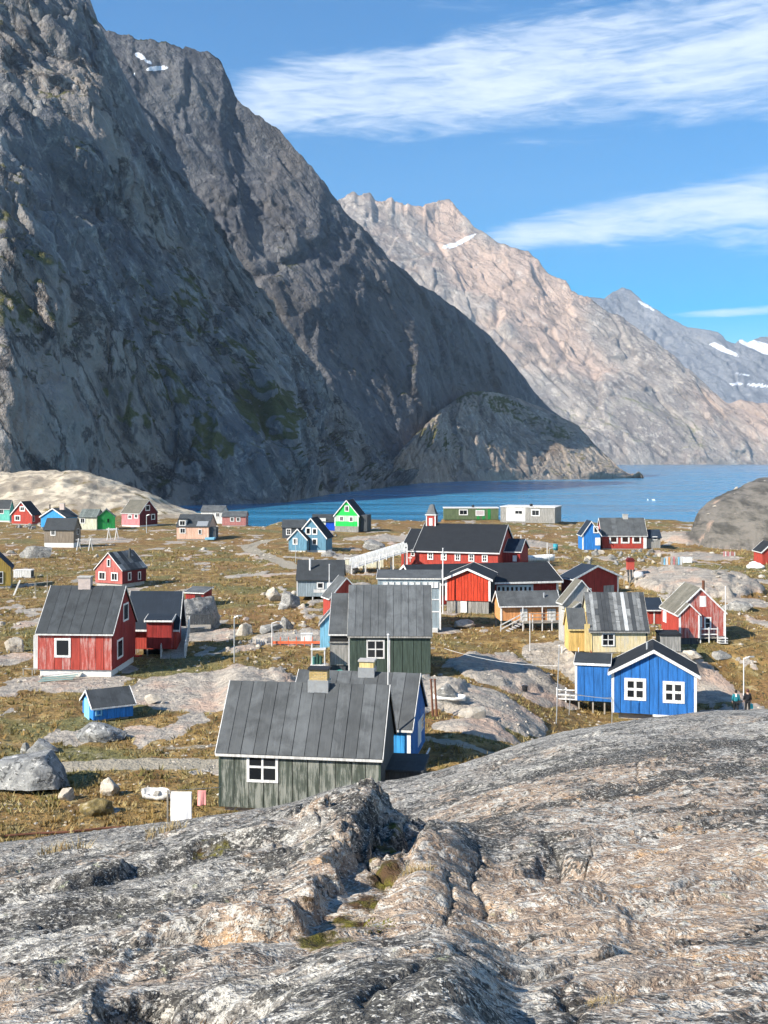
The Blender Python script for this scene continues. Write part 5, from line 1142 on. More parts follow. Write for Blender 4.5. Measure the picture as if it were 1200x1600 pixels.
for a_ in (952, 970, 988): h.win('f', a_, 837, a_ + 13.5, 849, 1, 1, fw=.28, pane=plain('dark_brown_pane', (.03, .015, .012), .15))
h.chimney(973, 804, 981, 813, CONC); ws = h.hit(1032, 855, .6); h.walls(GREYW, 'shed_wall', x0=h.L + .1, y0=.6, L=ws.x - h.L - .1, W=3.4, H=h.H * .8, R=1.3, ax='x'); h.roof(FELTN, None, 'shed_roof', x0=h.L + .25, y0=.6, L=ws.x - h.L - .2, W=3.4, H=h.H * .8, R=1.3, ax='x'); h.win('f', 1019.5, 838, 1027, 844, 1, 1, fw=.2, at_=.6)
h = House('blue_bay', 'house', 'blue gabled house with white trim attached left of the bay house', 'house'); h.walls(BLUEM); h.roof(FELTN, WHITE, oe=.25, og=.2, bw=.25); h.win('f', 927, 822, 935, 833, 1, 1, fw=.2); h.slab('door', WHITE, 'f', 930, 840, 938, 852); h.corners(WHITE, 'fl', .25)
h = House('red_edge', 'shed', 'red shed cut off by the right edge beside white sacks', 'shed'); h.walls(RED); h.roof(FELTB, WHITE, bw=.25)
h = House('cabin_a', 'cabin', 'long low green cabin with flat roof on the shore ridge, left one', 'cabin'); h.walls(OLIVE, R=.05, ax='m'); h.roof(WORNW, None, R=.05, ax='m', oe=.15, og=.15, t=.22)
h.win('f', 717, 796, 731, 805, 2, 1, fw=.25); h.win('f', 743, 797, 757, 806, 1, 1, fw=.25, pane=plain('pink_curtain', (.5, .42, .42))); h.pipe(739, 789, BLACKM, .35, 1.0, y=1.5)
for i_ in range(3): h.box('panel', GREENG, h.L * (.6 + .1 * i_), -.03, .1, h.L * (.6 + .1 * i_) + .8, -.004, h.H - .2)
h = House('cabin_b', 'cabin', 'long low grey timber cabin with flat roof on the shore ridge, right one', 'cabin'); h.walls(GREYW, R=.05, ax='m'); h.roof(WORNW, None, R=.05, ax='m', oe=.15, og=.15, t=.25); h.slab('white_panel', WHITEW, 'f', 791, 793.5, 821, 814, .05); h.win('f', 804, 797, 817, 804, 2, 1, fw=.2, at_=-.06); h.win('f', 830, 796, 843.5, 806.5, 2, 1, fw=.25); h.pipe(830, 787, BLACKM, .4, 1.2, y=1.5)

# ---------------------------------------------------------------- boulders and loose stones
def stone_mat(name, c0, c1, dark, white):
    m, t, b = new_mat(name)
    co = t.node('ShaderNodeTexCoord').outputs['Object']; oi = t.node('ShaderNodeObjectInfo').outputs['Random']
    cv = t.vm('ADD', co, t.cxyz(t.m('MULTIPLY', oi, 50.0), 0.0, t.m('MULTIPLY', oi, 21.0)))
    n1 = t.noise(cv, 1.3, 5, 0.65, 0.5); n2 = t.noise(cv, 6.0, 4, 0.7)
    c = t.mix(t.ss(n1, 0.35, 0.65), c0, c1)
    c = t.mix(t.m('MULTIPLY', t.ss(t.noise(cv, 2.4, 5, 0.7, 0.6), 0.52, 0.62), dark), c, (0.055, 0.056, 0.055))
    c = t.mix(t.m('MULTIPLY', t.ss(t.noise(t.map(cv, scale=(1, 1, 2.5)), 2.0, 5, 0.7, 0.6), 0.57, 0.64), white), c, (0.64, 0.62, 0.57))
    c = t.mix(t.m('MULTIPLY', t.ss(n2, 0.55, 0.68), 0.5), c, tuple(q * 0.4 for q in c0))
    t.put(b.inputs['Base Color'], c); b.inputs['Roughness'].default_value = 0.9
    t.put(b.inputs['Normal'], t.bump(t.m('ADD', n1, t.m('MULTIPLY', n2, 0.5)), 0.9, 0.10))
    return m
ST_GREY = stone_mat('boulder_grey', (0.17, 0.168, 0.158), (0.30, 0.288, 0.262), 0.7, 0.55)
ST_LICH = stone_mat('boulder_lichen', (0.15, 0.152, 0.148), (0.32, 0.318, 0.30), 0.95, 0.8)
ST_PALE = stone_mat('boulder_pale', (0.36, 0.315, 0.25), (0.52, 0.46, 0.375), 0.4, 0.45)
ST_MOSS = stone_mat('boulder_mossy', (0.13, 0.10, 0.035), (0.25, 0.19, 0.08), 0.5, 0.2)
_ib = bmesh.new(); bmesh.ops.create_icosphere(_ib, subdivisions=4, radius=1.0); _ib.verts.ensure_lookup_table()
ICO4 = np.array([v.co[:] for v in _ib.verts]); ICO4F = [[v.index for v in f.verts] for f in _ib.faces]; _ib.free()
_ib = bmesh.new(); bmesh.ops.create_icosphere(_ib, subdivisions=2, radius=1.0); _ib.verts.ensure_lookup_table()
ICO2 = np.array([v.co[:] for v in _ib.verts]); ICO2F = [[v.index for v in f.verts] for f in _ib.faces]; _ib.free()
def stone_mesh(seed, sc, fine=True, chops=13, round_=0.8):
    r = np.random.RandomState(seed)
    P = (ICO4 if fine else ICO2).copy()
    for _ in range(chops):
        n = r.normal(size=3); n[2] = abs(n[2]) * 0.8 if r.rand() < 0.75 else n[2]; n /= np.linalg.norm(n); d = r.uniform(0.34, 0.74) * round_ + (1 - round_) * .85
        e = np.maximum(P @ n - d, 0); P -= e[:, None] * n * 0.93
    nn = fbm(P[:, 0] * 1.3 + P[:, 2] * 0.7 + seed, P[:, 1] * 1.3 - P[:, 2] * 0.5, 4, seed % 97)
    P *= (1 + 0.16 * nn + 0.08 * fbm(P[:, 0] * 5 + P[:, 2] * 3, P[:, 1] * 5 - P[:, 2] * 2, 3, seed % 89 + 1))[:, None]
    P = P * np.array(sc)
    me = bpy.data.meshes.new('stone'); me.from_pydata(P.tolist(), [], ICO4F if fine else ICO2F)
    me.polygons.foreach_set('use_smooth', np.full(len(me.polygons), True))
    if fine: me.set_sharp_from_angle(angle=math.radians(38))
    return me
def boulder(px, base, wpx, hpx, label, mat=ST_GREY, seed=1, dep=0.85, round_=0.8, name='boulder', cat='boulder', rz=None):
    g = gpt(px, base); s = F / g.y; w_ = wpx / s; hh = hpx / s
    me = stone_mesh(seed, (w_ / 2 * 1.06, w_ / 2 * dep, hh * 0.62), round_=round_)
    o = link(name, me, mat); o.location = (g.x, g.y + w_ * dep * 0.3, g.z + hh * 0.36); o.rotation_euler = (0, 0, (seed * 0.7) % 0.8 - 0.4 if rz is None else rz)
    return tag(o, label, cat)
boulder(298, 988, 98, 72, 'huge rounded grey boulder with white streaks beside the ramp of the red house', ST_GREY, 7, .9, .85)
boulder(34, 1242, 150, 66, 'large black and white lichened boulder at the left edge', ST_LICH, 12, .7, .85)
boulder(170, 1246, 52, 36, 'sharp pale boulder in the grass right of the lichened boulder', ST_PALE, 23, .6, 1.0)
boulder(100, 1254, 40, 22, 'cream stone at the foot of the lichened boulder', ST_PALE, 31, .7, .9)
boulder(60, 1180, 56, 24, 'grey stone lying just above the lichened boulder', ST_LICH, 42, .7, .9)
boulder(38, 1178, 20, 24, 'small upright stone next to grey stone above the lichened boulder', ST_GREY, 43, .7, .9)
boulder(150, 1160, 78, 28, 'low rounded grassy boulder below the blue shed', ST_LICH, 54, .8, .4)
boulder(424, 940, 42, 24, 'pale angular boulder in the middle of the brown meadow', ST_PALE, 61, .7, 1.0)
boulder(450, 952, 48, 30, 'darker boulder leaning against the pale one in the meadow', ST_GREY, 72, .7, .8)
boulder(380, 994, 36, 28, 'blocky pale boulder right of the street lamp', ST_PALE, 83, .7, 1.0)
boulder(418, 990, 44, 16, 'flat grey boulder behind the curved lamp', ST_GREY, 84, .7, .9)
boulder(446, 984, 26, 22, 'rough grey boulder next to the curved lamp', ST_GREY, 85, .7, .9)
boulder(52, 873, 58, 26, 'long box-shaped grey boulder above the mustard yellow house', ST_GREY, 91, .6, .9)
boulder(582, 861, 40, 18, 'smooth boulder between vivid green house and church', ST_GREY, 95, .7, .5)
boulder(150, 1276, 56, 28, 'brown mossy hummock near the hung-out white sheet', ST_MOSS, 101, .8, .4, name='hummock', cat='hummock')
boulder(1160, 956, 58, 22, 'grey slab of rock on the slope right of the porch house', ST_GREY, 111, .7, .8)
boulder(722, 982, 38, 14, 'pale flat stone in the grass below the hall', ST_PALE, 121, .7, .7)
boulder(540, 896, 40, 18, 'grey boulder under the white walkway', ST_GREY, 131, .7, .8)
boulder(512, 870, 24, 10, 'stone in front of the slate blue twin gables', ST_GREY, 133, .7, .8)
boulder(20, 1020, 34, 30, 'ochre rock at the left edge beside the red house', ST_PALE, 141, .7, .9)
boulder(232, 1100, 30, 16, 'pink-grey stone at the edge of the slab right of the blue shed', ST_PALE, 143, .7, .9)
boulder(1080, 1030, 40, 14, 'pale stone below the porch of the weathered red house', ST_PALE, 151, .7, .8)
boulder(1128, 1032, 44, 14, 'grey stone right of the pale stone below the porch', ST_GREY, 152, .7, .8)
boulder(745, 1124, 60, 18, 'pinkish rock ledge left of the leaning pole', ST_PALE, 161, .6, .8)
boulder(700, 1098, 46, 36, 'broken grey rock beside the rusty drain pipes', ST_GREY, 171, .7, .9)
boulder(640, 858, 26, 12, 'stone on the slope just left of the church roof', ST_GREY, 172, .7, .8)
r5 = random.Random(9)
for i in range(26):
    px = r5.uniform(915, 1035); py = r5.uniform(862, 884)
    boulder(px, py, r5.uniform(7, 16), r5.uniform(5, 10), 'grey block in the stone heap below the red bay house', r5.choice([ST_GREY, ST_PALE, ST_GREY]), 300 + i, .8, .9, name='stone')['group'] = 'stone heap below the bay house'
for i in range(18):
    px = r5.uniform(22, 66); py = r5.uniform(819, 828)
    boulder(px, py, r5.uniform(5, 10), r5.uniform(4, 6), 'grey block of the rubble in front of the far red house', ST_GREY, 340 + i, .8, .9, name='stone')['group'] = 'rubble in front of the far red house'
def off_houses(x, y, m=0.4):
    ok = np.ones(np.shape(x), bool)
    for (cx, cy, th, hx, hy, zg) in FOOT:
        c, s = math.cos(th), math.sin(th)
        u = (x - cx) * c + (y - cy) * s; v = -(x - cx) * s + (y - cy) * c
        ok &= ~((np.abs(u) < hx + m) & (np.abs(v) < hy + m))
    return ok
rs = np.random.RandomState(77)
SM = [stone_mesh(500 + i, (0.5, 0.42, 0.30), False, 7, 0.9) for i in range(8)]
for q, m_ in enumerate(SM): m_.materials.append((ST_PALE, ST_PALE, ST_GREY)[q % 3]); m_.name = 'stone'
n_ = 900
py = 1 / rs.uniform(1 / (1285 - HZ), 1 / (822 - HZ), n_) * 0.55 + 0.45 * rs.uniform(106, 560, n_) + HZ
px = rs.uniform(-20, 1220, n_); D = planeD(py); x = (px - 600) / F * D
clump = fbm(x / 9, D / 14, 3, 401)
ok = off_houses(x, D) & (clump > -0.02) & ~((px > 820) & (D < 100)) & (D < 285)
x, D, px = x[ok][:255], D[ok][:255], px[ok][:255]; z = ground(x, D)
for i in range(len(x)):
    s = rs.choice([5, 7, 9, 12, 17], p=[.3, .3, .2, .14, .06]) / F * D[i] * (1 if D[i] > 90 else 0.75)
    o = link('stone', SM[i % 8]); o.location = (x[i], D[i], z[i] + s * 0.12); o.rotation_euler = (rs.uniform(-.2, .2), rs.uniform(-.2, .2), rs.uniform(0, 6.3)); o.scale = (s, s * rs.uniform(.7, 1.2), s * rs.uniform(.6, 1.2))
    tag(o, 'small loose stone lying in the tundra grass between the houses', 'stone', 'loose stones in the tundra grass')
# tiny stones and grass: too many and too small to count
def scatter_xy(n, lo=42., hi=290.):
    u = rs.uniform(0, 1, n); D = 1 / (1 / lo + u * (1 / hi - 1 / lo)); D = np.where(rs.rand(n) < .55, D, rs.uniform(lo, hi, n))
    x = rs.uniform(-.42, .42, n) * D; return x, D
x, y = scatter_xy(16000); cl_ = fbm(x / 6, y / 9, 3, 411); k = off_houses(x, y) & (cl_ > 0.03); x, y = x[k], y[k]; z = ground(x, y)
s = (0.03 + 0.16 * rs.rand(len(x)) ** 2.6) * (0.35 + y / 100)
base = np.array([(1, 0, 0), (0.2, .9, 0), (-.9, .3, 0), (-.4, -.8, 0), (.6, -.7, 0), (0.1, 0.1, .9)])
a = rs.uniform(0, 6.3, len(x)); ca_, sa_ = np.cos(a), np.sin(a)
V = base[None] * (1 + .35 * rs.uniform(-1, 1, (len(x), 6, 1))); Vx = (V[..., 0] * ca_[:, None] - V[..., 1] * sa_[:, None]) * s[:, None] + x[:, None]; Vy = (V[..., 0] * sa_[:, None] + V[..., 1] * ca_[:, None]) * s[:, None] + y[:, None]; Vz = V[..., 2] * s[:, None] * .6 + z[:, None] - .01
VV = np.stack([Vx, Vy, Vz], -1).reshape(-1, 3); fb = np.array([(i, (i + 1) % 5, 5) for i in range(5)])
FF = (fb[None] + 6 * np.arange(len(x))[:, None, None]).reshape(-1, 3)
me = bpy.data.meshes.new('pebbles'); me.from_pydata(VV.tolist(), [], FF.tolist())
tag(link('pebbles', me, ST_PALE), 'tiny pale stones strewn over the tundra', 'stones', kind='stuff')
def grass_mat(name, cs):
    m, t, b = new_mat(name)
    co = t.node('ShaderNodeTexCoord').outputs['Object']
    c = t.mix(t.ss(t.noise(co, 0.25, 4, .6, .5), .38, .62), cs[0], cs[1]); c = t.mix(t.ss(t.noise(co, 1.7, 3, .6), .45, .65), c, cs[2])
    t.put(b.inputs['Base Color'], c); b.inputs['Roughness'].default_value = .9; return m
GR = grass_mat('tundra_grass', ((0.15, 0.135, 0.040), (0.26, 0.165, 0.055), (0.38, 0.31, 0.15)))
def tufts(name, x, y, z, hgt, spread, nb, mat, label):
    n = len(x); a = rs.uniform(0, 6.3, (n, nb)); r = rs.uniform(.1, 1, (n, nb)) * spread[:, None]; hh = hgt[:, None] * rs.uniform(.5, 1.2, (n, nb)); wd = hgt[:, None] * .16
    bx_, by_ = x[:, None] + np.cos(a) * r * .4, y[:, None] + np.sin(a) * r * .4; tx, ty = x[:, None] + np.cos(a) * r * 1.3, y[:, None] + np.sin(a) * r * 1.3
    p = rs.uniform(0, 3.14, (n, nb)); ox, oy = np.cos(p) * wd, np.sin(p) * wd; zz = z[:, None] - .03 + 0 * a
    V = np.stack([np.stack([bx_ - ox, by_ - oy, zz], -1), np.stack([bx_ + ox, by_ + oy, zz], -1), np.stack([tx, ty, zz + hh], -1)], 2).reshape(-1, 3)
    me = bpy.data.meshes.new(name); me.vertices.add(len(V)); me.vertices.foreach_set('co', V.reshape(-1).astype(np.float32)); nt = len(V) // 3
    me.loops.add(nt * 3); me.loops.foreach_set('vertex_index', np.arange(nt * 3, dtype=np.int32)); me.polygons.add(nt); me.polygons.foreach_set('loop_start', (np.arange(nt) * 3).astype(np.int32)); me.update(calc_edges=True)
    return tag(link(name, me, mat), label, 'grass', kind='stuff')
x, y = scatter_xy(30000, 44, 200); zz_, rk_, pt_, _d, _h = ground(x, y, True); k = off_houses(x, y, .1) & (rk_ < .3) & (pt_ < .3); x, y, z = x[k], y[k], zz_[k]
hs = (0.12 + 0.22 * rs.rand(len(x)) ** 2) * (.8 + y / 200)
tufts('tundra_grass', x, y, z, hs, hs * 1.1, 5, GR, 'short brown and olive tundra grass between the houses')

# ---------------------------------------------------------------- poles and lamps
def pole(px, top, base, label, mat=WHITE, r=0.045, D=None, arm=0.0, name='pole', cat='pole', lean=0.0, zbase=None):
    if D is None: g = gpt(px, base)
    else: g = at(px, base, D)
    if zbase is not None: g.z = zbase
    t = at(px, top, g.y); hgt = t.z - g.z
    e = tag(empty(name, g), label, cat)
    MB().tube((0, 0, -.3), (lean, 0, hgt), r * .85, r * .6, 10).build('shaft', mat, e)
    if arm:
        MB().tube((lean, 0, hgt - .05), (lean + arm, -.1, hgt + .12), r * .7, r * .6, 8).build('arm', mat, e)
        MB().box(lean + arm - .05, -.16, hgt + .07, lean + arm + .30, -.02, hgt + .15).build('lamp_head', METAL, e)
    else: MB().tube((lean, 0, hgt), (lean, 0, hgt + .07), r * 1.2, r * .4, 8).build('cap', mat, e)
    return e
pole(366, 964, 1036, 'tall grey street lamp left of the blocky boulder', METAL, .07, arm=.35, name='street_lamp', cat='lamp')
pole(425, 973, 1011, 'curved white street lamp by the orange fence', WHITE, .06, arm=.5, name='street_lamp', cat='lamp')
pole(606.5, 992, 1262, 'tall white flagpole behind the weathered green house', WHITE, .06, D=58.6, zbase=9.0, name='flagpole', cat='flagpole')
pole(692, 857, 958, 'white flagpole at the corner of the orange-red hall', WHITE, .09, name='flagpole', cat='flagpole')
pole(514.5, 882, 962, 'white pole in front of the stilt house', WHITE, .07, D=118, name='flagpole', cat='flagpole')
pole(869, 1009, 1131, 'thin leaning pole left of the blue house deck', METAL, .05, lean=.22)
pole(1162, 1028, 1114, 'white street lamp next to the two walkers', WHITE, .06, arm=.45, D=82, zbase=5.4, name='street_lamp', cat='lamp')
pole(858, 857, 891, 'grey street lamp beyond the long black roof', METAL, .08, arm=.7, name='street_lamp', cat='lamp')
pole(855, 849, 866, 'short white post on the slope right of the church', WHITE, .10)
pole(814, 836, 862, 'white post by the upturned white boat', WHITE, .08)
pole(1133.5, 917, 1000, 'white pole at the right corner of the porch house', WHITE, .06, D=99)
pole(229, 805, 833, 'street lamp in front of the pink and maroon house', METAL, .12, arm=.6, name='street_lamp', cat='lamp')
pole(462, 838, 880, 'thin grey pole in front of the twin gables', METAL, .05)
pole(74, 899, 931, 'wooden post of the drying line behind the worn red house', WOOD, .06); pole(55, 911, 933, 'shorter wooden post left of the drying line', WOOD, .06)
pole(897, 886, 900, 'wooden post beside the black roofed red house', WOOD, .12, D=150)
pole(828, 960, 1018, 'white post in front of the orange porch', WHITE, .05); pole(904, 1013, 1030, 'short white post at the corner of the yellow annex', WHITE, .05, D=90)
for q, (bx_, by_, lab) in enumerate([(677, 1122, 'rusty drain pipe under the dark green house corner, left one'), (683, 1120, 'rusty drain pipe under the dark green house corner, right one')]):
    pole(bx_, 1062, by_, lab, RUST, .10, name='drain_pipe', cat='pipe', lean=-.15)

# ---------------------------------------------------------------- ramp, walkway, racks
def thing(name, px, py, label, cat, rz=0.0, D=None, group=None):
    g = gpt(px, py) if D is None else at(px, py, D)
    return tag(empty(name, g, rz), label, cat, group)
e = thing('wooden_ramp', 270, 1030, 'grey timber ramp with railings leading up to the red house', 'ramp', .10)
Ln, Wd, up = 5.2, 2.0, 1.7
MB().prism([(-Wd / 2, 0, 0), (Wd / 2, 0, 0), (Wd / 2, Ln, up), (-Wd / 2, Ln, up)], (0, 0, .10)).build('deck', WOOD, e)
MB().box(-Wd / 2, Ln + .01, up - .05, Wd / 2 + 1.9, Ln + 2.0, up + .08).build('platform', WOOD, e)
for sx_, nm in ((-1, 0), (1, 1)):
    b = MB()
    for i in range(7): yy_ = .25 + i * .8; b.bar((sx_ * Wd / 2, yy_, yy_ / Ln * up - .3), (sx_ * Wd / 2, yy_, yy_ / Ln * up + 1.05), .12)
    for dz_ in (.42, .74, 1.05): b.bar((sx_ * Wd / 2, .1, dz_ + .02), (sx_ * Wd / 2, Ln, up + dz_), .06, .20)
    b.build('railing', WORNW, e)
b = MB()
for i in range(14): b.bar((Wd / 2 + .15 * i, Ln + 2.0, up), (Wd / 2 + .15 * i, Ln + 2.0, up + 1.0), .08, .03)
b.bar((-Wd / 2, Ln + 2.0, up + 1.0), (Wd / 2 + 1.95, Ln + 2.0, up + 1.0), .06, .1); b.bar((Wd / 2 + 1.9, Ln, up + 1.0), (Wd / 2 + 1.9, Ln + 2.0, up + 1.0), .06, .1)
for i in range(9): b.bar((Wd / 2 + 1.9, Ln + .1 + .22 * i, up), (Wd / 2 + 1.9, Ln + .1 + .22 * i, up + 1.0), .03, .08)
b.build('railing', DGREY, e)
for sx_ in (-1, 1):
    for yy_ in (2.4, 4.0, 6.9): MB().box(sx_ * .75 - .06, yy_, -.8, sx_ * .75 + .06, yy_ + .12, min(up, yy_ / Ln * up) - .01).build('post', WOOD, e)

# white boardwalk up to the church
a0 = gpt(548, 896); a0.z = 9.6; a1 = at(634, 862, 163.5)
e = tag(empty('walkway', a0), 'white railed boardwalk climbing to the church door', 'walkway')
d_ = a1 - a0; side = Vector((-d_.y, d_.x, 0)).normalized() * 1.1
def onw(t, s_, z_): return Vector(d_) * t + side * s_ + Vector((0, 0, z_))
MB().prism([onw(0, -1, 0), onw(1, -1, 0), onw(1, 1, 0), onw(0, 1, 0)], (0, 0, .15)).build('deck', WORNW, e)
for s_ in (-1, 1):
    b = MB()
    for i in range(9): b.bar(onw(i / 8, s_, -.2), onw(i / 8, s_, 1.15), .14)
    b.bar(onw(0, s_, 1.15), onw(1, s_, 1.15), .12, .55); b.bar(onw(0, s_, .45), onw(1, s_, .45), .08, .30)
    for i in range(8): b.bar(onw(i / 8, s_, .2), onw((i + .5) / 8, s_, 1.1), .06, .10); b.bar(onw((i + .5) / 8, s_, 1.1), onw((i + 1) / 8, s_, .2), .06, .10)
    b.build('railing', WHITE, e)
for i in range(5):
    for s_ in (-.85, .85): p = onw(i / 4, s_, 0); MB().box(p.x - .1, p.y - .1, -2.0, p.x + .1, p.y + .1, p.z - .01).build('post', WORNW, e)
e = thing('landing', 538, 890, 'white boarded landing at the foot of the church walkway', 'landing')
MB().box(0, 0, .5, 3.0, 2.4, .62).build('deck', WOOD, e); MB().box(0, -.08, .1, 6.0, -.004, 1.5).build('parapet', CREAM, e); MB().box(0, .1, .625, .1, 2.4, 1.7).build('railing', WHITE, e); MB().bar((0, -.04, 1.75), (6.0, -.04, 1.75), .1, .14).bar((0, -.04, 1.5), (0, -.04, 1.8), .1).bar((3, -.04, 1.5), (3, -.04, 1.8), .1).bar((6, -.04, 1.5), (6, -.04, 1.8), .1).build('handrail', WHITE, e)
def trestle(px, base, wpx, hpx, label, mat=WORNW, n=2):
    e = thing('drying_rack', px, base, label, 'rack', .25); s = F / e.location.y; w_ = wpx / s; hh = hpx / s
    for i in range(n):
        x0 = -w_ / 2 + w_ * i / max(1, n - 1)
        MB().bar((x0 - .35, -.5, 0), (x0 + .05, 0, hh + .15), .12).bar((x0 + .45, .5, 0), (x0 - .05, 0, hh + .15), .12).bar((x0 - .3, .5, 0), (x0 + .02, .05, hh + .1), .12).build('trestle_leg', mat, e)
    MB().bar((-w_ / 2 - .5, 0, hh * .96), (w_ / 2 + .5, 0, hh * .93), .12).build('ridge_pole', mat, e); return e
trestle(176, 844, 12, 18, 'crossed white poles of a drying rack before the green house'); trestle(132, 861, 18, 18, 'leaning poles of a drying rack right of the grey-brown house')
# drying line behind the worn red house
e = thing('drying_line', 64, 930, 'rail and leaning plank of a wooden drying line behind the worn red house', 'rack'); MB().bar((-1.6, 0, 1.4), (1.4, 0, 1.7), .07).build('rail', WOOD, e); MB().bar((-3.2, -.6, 0), (-2.4, -.6, 1.9), .09, .2).build('plank', WORNW, e)
e = thing('fence', 55, 1056, 'low timber trestle at the left corner of the worn red house', 'fence'); MB().bar((-1.0, -.1, .55), (.3, -.1, .5), .08).bar((-.9, -.1, -.1), (-.9, -.1, .6), .08).bar((-.2, -.1, -.1), (-.2, -.1, .6), .08).build('rail', WOOD, e)
# playground things
e = thing('orange_fence', 465, 1009, 'low orange barrier fence on the grass left of the pale blue shed', 'fence'); s = F / e.location.y
OR = plain('orange_net', (0.72, 0.15, 0.06), .7)
for i in range(7): MB().box(-2.3 + i * .72, -.04, -.1, -2.24 + i * .72, .04, .75).build('post', OR, e)
MB().box(-2.3, -.02, .12, 2.1, .02, .36).build('band', OR, e)
for i in range(3): MB().bar((2.3 + .3 * i, 0, .0), (2.9 + .3 * i, .2, 1.2), .07).build('slat', OR, e)
e = thing('wire_fence', 452, 1004, 'grey wire mesh pen behind the orange barrier', 'fence')
for i in range(8): MB().bar((-1.5 + i * .42, .8, 0), (-1.5 + i * .42, .8, 1.0), .035).build('post', METAL, e)
b = MB()
for zz_ in (.3, .6, .95): b.bar((-1.5, .8, zz_), (1.45, .8, zz_), .025)
b.build('wire', METAL, e)
e = thing('crate', 479, 1006, 'white box standing beside the orange barrier', 'box'); MB().box(-.5, -.3, .25, .5, .3, .85).build('body', WHITE, e); MB().box(-.55, -.35, .853, .55, .35, .92).build('lid', WORNW, e); MB().box(-.45, -.25, -.1, -.35, .25, .247).box(.35, -.25, -.1, .45, .25, .247).build('leg', OR, e)
def pallet(px, py, w_, n, label, mat, hgt=.75, cat='pallet', rz=.1):
    e = thing('pallet', px, py, label, cat, rz)
    for i in range(n): MB().box(-w_ / 2 + w_ * i / n, -.05 + .03 * rnd.random(), -.05, -w_ / 2 + w_ * i / n + w_ / n * .7, .02, hgt * rnd.uniform(.85, 1.1)).build('slat', mat if not isinstance(mat, list) else mat[i % len(mat)], e)
    MB().box(-w_ / 2, .03, hgt * .3, w_ / 2, .10, hgt * .45).build('crosspiece', WOOD, e); return e
pallet(409, 1009, 1.0, 5, 'white slatted pallet left of the wire pen', WORNW, .6)
COLS = [WOOD, SKYB, WORNW, ORANGE, BARE, PINK]
pallet(1050, 882, 3.0, 9, 'row of coloured upright boards below the red bay house', COLS, 1.0, 'boards'); pallet(1140, 869, 2.2, 8, 'reddish slatted pallets at the foot of the dark dome', [PINK, WORNW, ROSE], .8)
e = thing('white_box', 1074, 879, 'white chest right of the coloured boards', 'box'); MB().box(-.65, -.4, -.05, .65, .4, .75).build('body', WHITE, e); MB().box(-.69, -.44, .753, .69, .44, .84).build('lid', WHITE, e)
for i, (a_, b_) in enumerate([(1174, 889), (1182, 887), (1178, 885), (1187, 889)]):
    o = link('sack', stone_mesh(700 + i, (.75, .5, .42), True, 3, .3), plain('white_sack', (.74, .74, .72), .6)); g = gpt(a_, b_); o.location = g + Vector((0, 0, .3)); tag(o, ('leftmost white sack of the heap by the red edge shed', 'white sack in the middle of the heap by the red edge shed', 'rear white sack of the heap by the red edge shed', 'white sack of the heap lying nearest to the red edge shed')[i], 'sack', 'white sacks by the edge shed')
e = thing('wooden_bench', 1126, 898, 'old wooden sled bench lying on the grey rock dome', 'bench', .2); MB().box(-1.0, -.3, .5, 1.0, .3, .58).build('seat', WOOD, e); MB().bar((-.8, -.25, 0), (-.6, -.25, .5), .08).bar((.8, -.25, 0), (.6, -.25, .5), .08).build('leg', WOOD, e); MB().bar((-.9, .25, 0), (.3, .25, 1.0), .1).build('brace', WOOD, e)
# red hut on posts
e = thing('red_hut', 986, 915, 'red figure-like hut on grey posts near the stone heap', 'hut'); MB().box(-.55, -.4, 1.5, .35, .4, 2.6).build('body', plain('brick_red', (.42, .07, .05)), e); MB().prism([(-.7, -.5, 2.605), (.5, -.5, 2.605), (.2, -.5, 3.0), (-.4, -.5, 3.05)], (0, 1.0, 0)).build('roof', MAROON, e)
for xx_ in (-.3, .1, .5): MB().bar((xx_, 0, -.2), (xx_ - .1, 0, 1.495), .2).build('post', DGREY, e)
e = thing('timber_frame', 975, 916, 'open timber frame left of the red hut', 'frame'); b = MB()
for xx_ in (-1.0, 0, .7): b.bar((xx_, 0, -.1), (xx_, 0, 1.3), .09)
b.bar((-1.4, 0, 1.3), (.8, 0, 1.3), .09); b.build('frame', WOOD, e)
e = thing('water_tank', 997, 907, 'white tank right of the red hut', 'tank'); MB().tube((-.5, 0, .45), (.6, 0, .45), .45, n=16).build('barrel', WHITE, e, True); MB().box(-.4, -.4, -.1, -.3, .4, .1).box(.4, -.4, -.1, .5, .4, .1).build('cradle', WOOD, e)
e = thing('teal_barrel', 868, 864, 'teal barrel on a stand on the slope right of the church', 'barrel'); MB().tube((0, 0, .5), (0, 0, 1.5), .42, n=14).build('barrel', plain('teal_plastic', (.03, .27, .33)), e, True); MB().box(-.3, -.3, -.1, .3, .3, .49).build('stand', WOOD, e); MB().tube((0, 0, 1.501), (0, 0, 1.56), .44, .40, 14).build('lid', plain('teal_plastic', (.03, .27, .33)), e)
# container left
e = thing('white_container', 34, 903, 'long white storage box in the grass right of the mustard house', 'box', -.05, D=planeD(903)); MB().box(-1.2, 0, .05, 1.3, 1.2, 1.05).build('body', WHITEW, e); MB().box(1.305, .1, .15, 1.34, 1.1, .95).build('end_panel', DGREY, e); MB().box(-1.25, -.05, 1.053, 1.35, 1.25, 1.13).build('lid', WHITE, e)
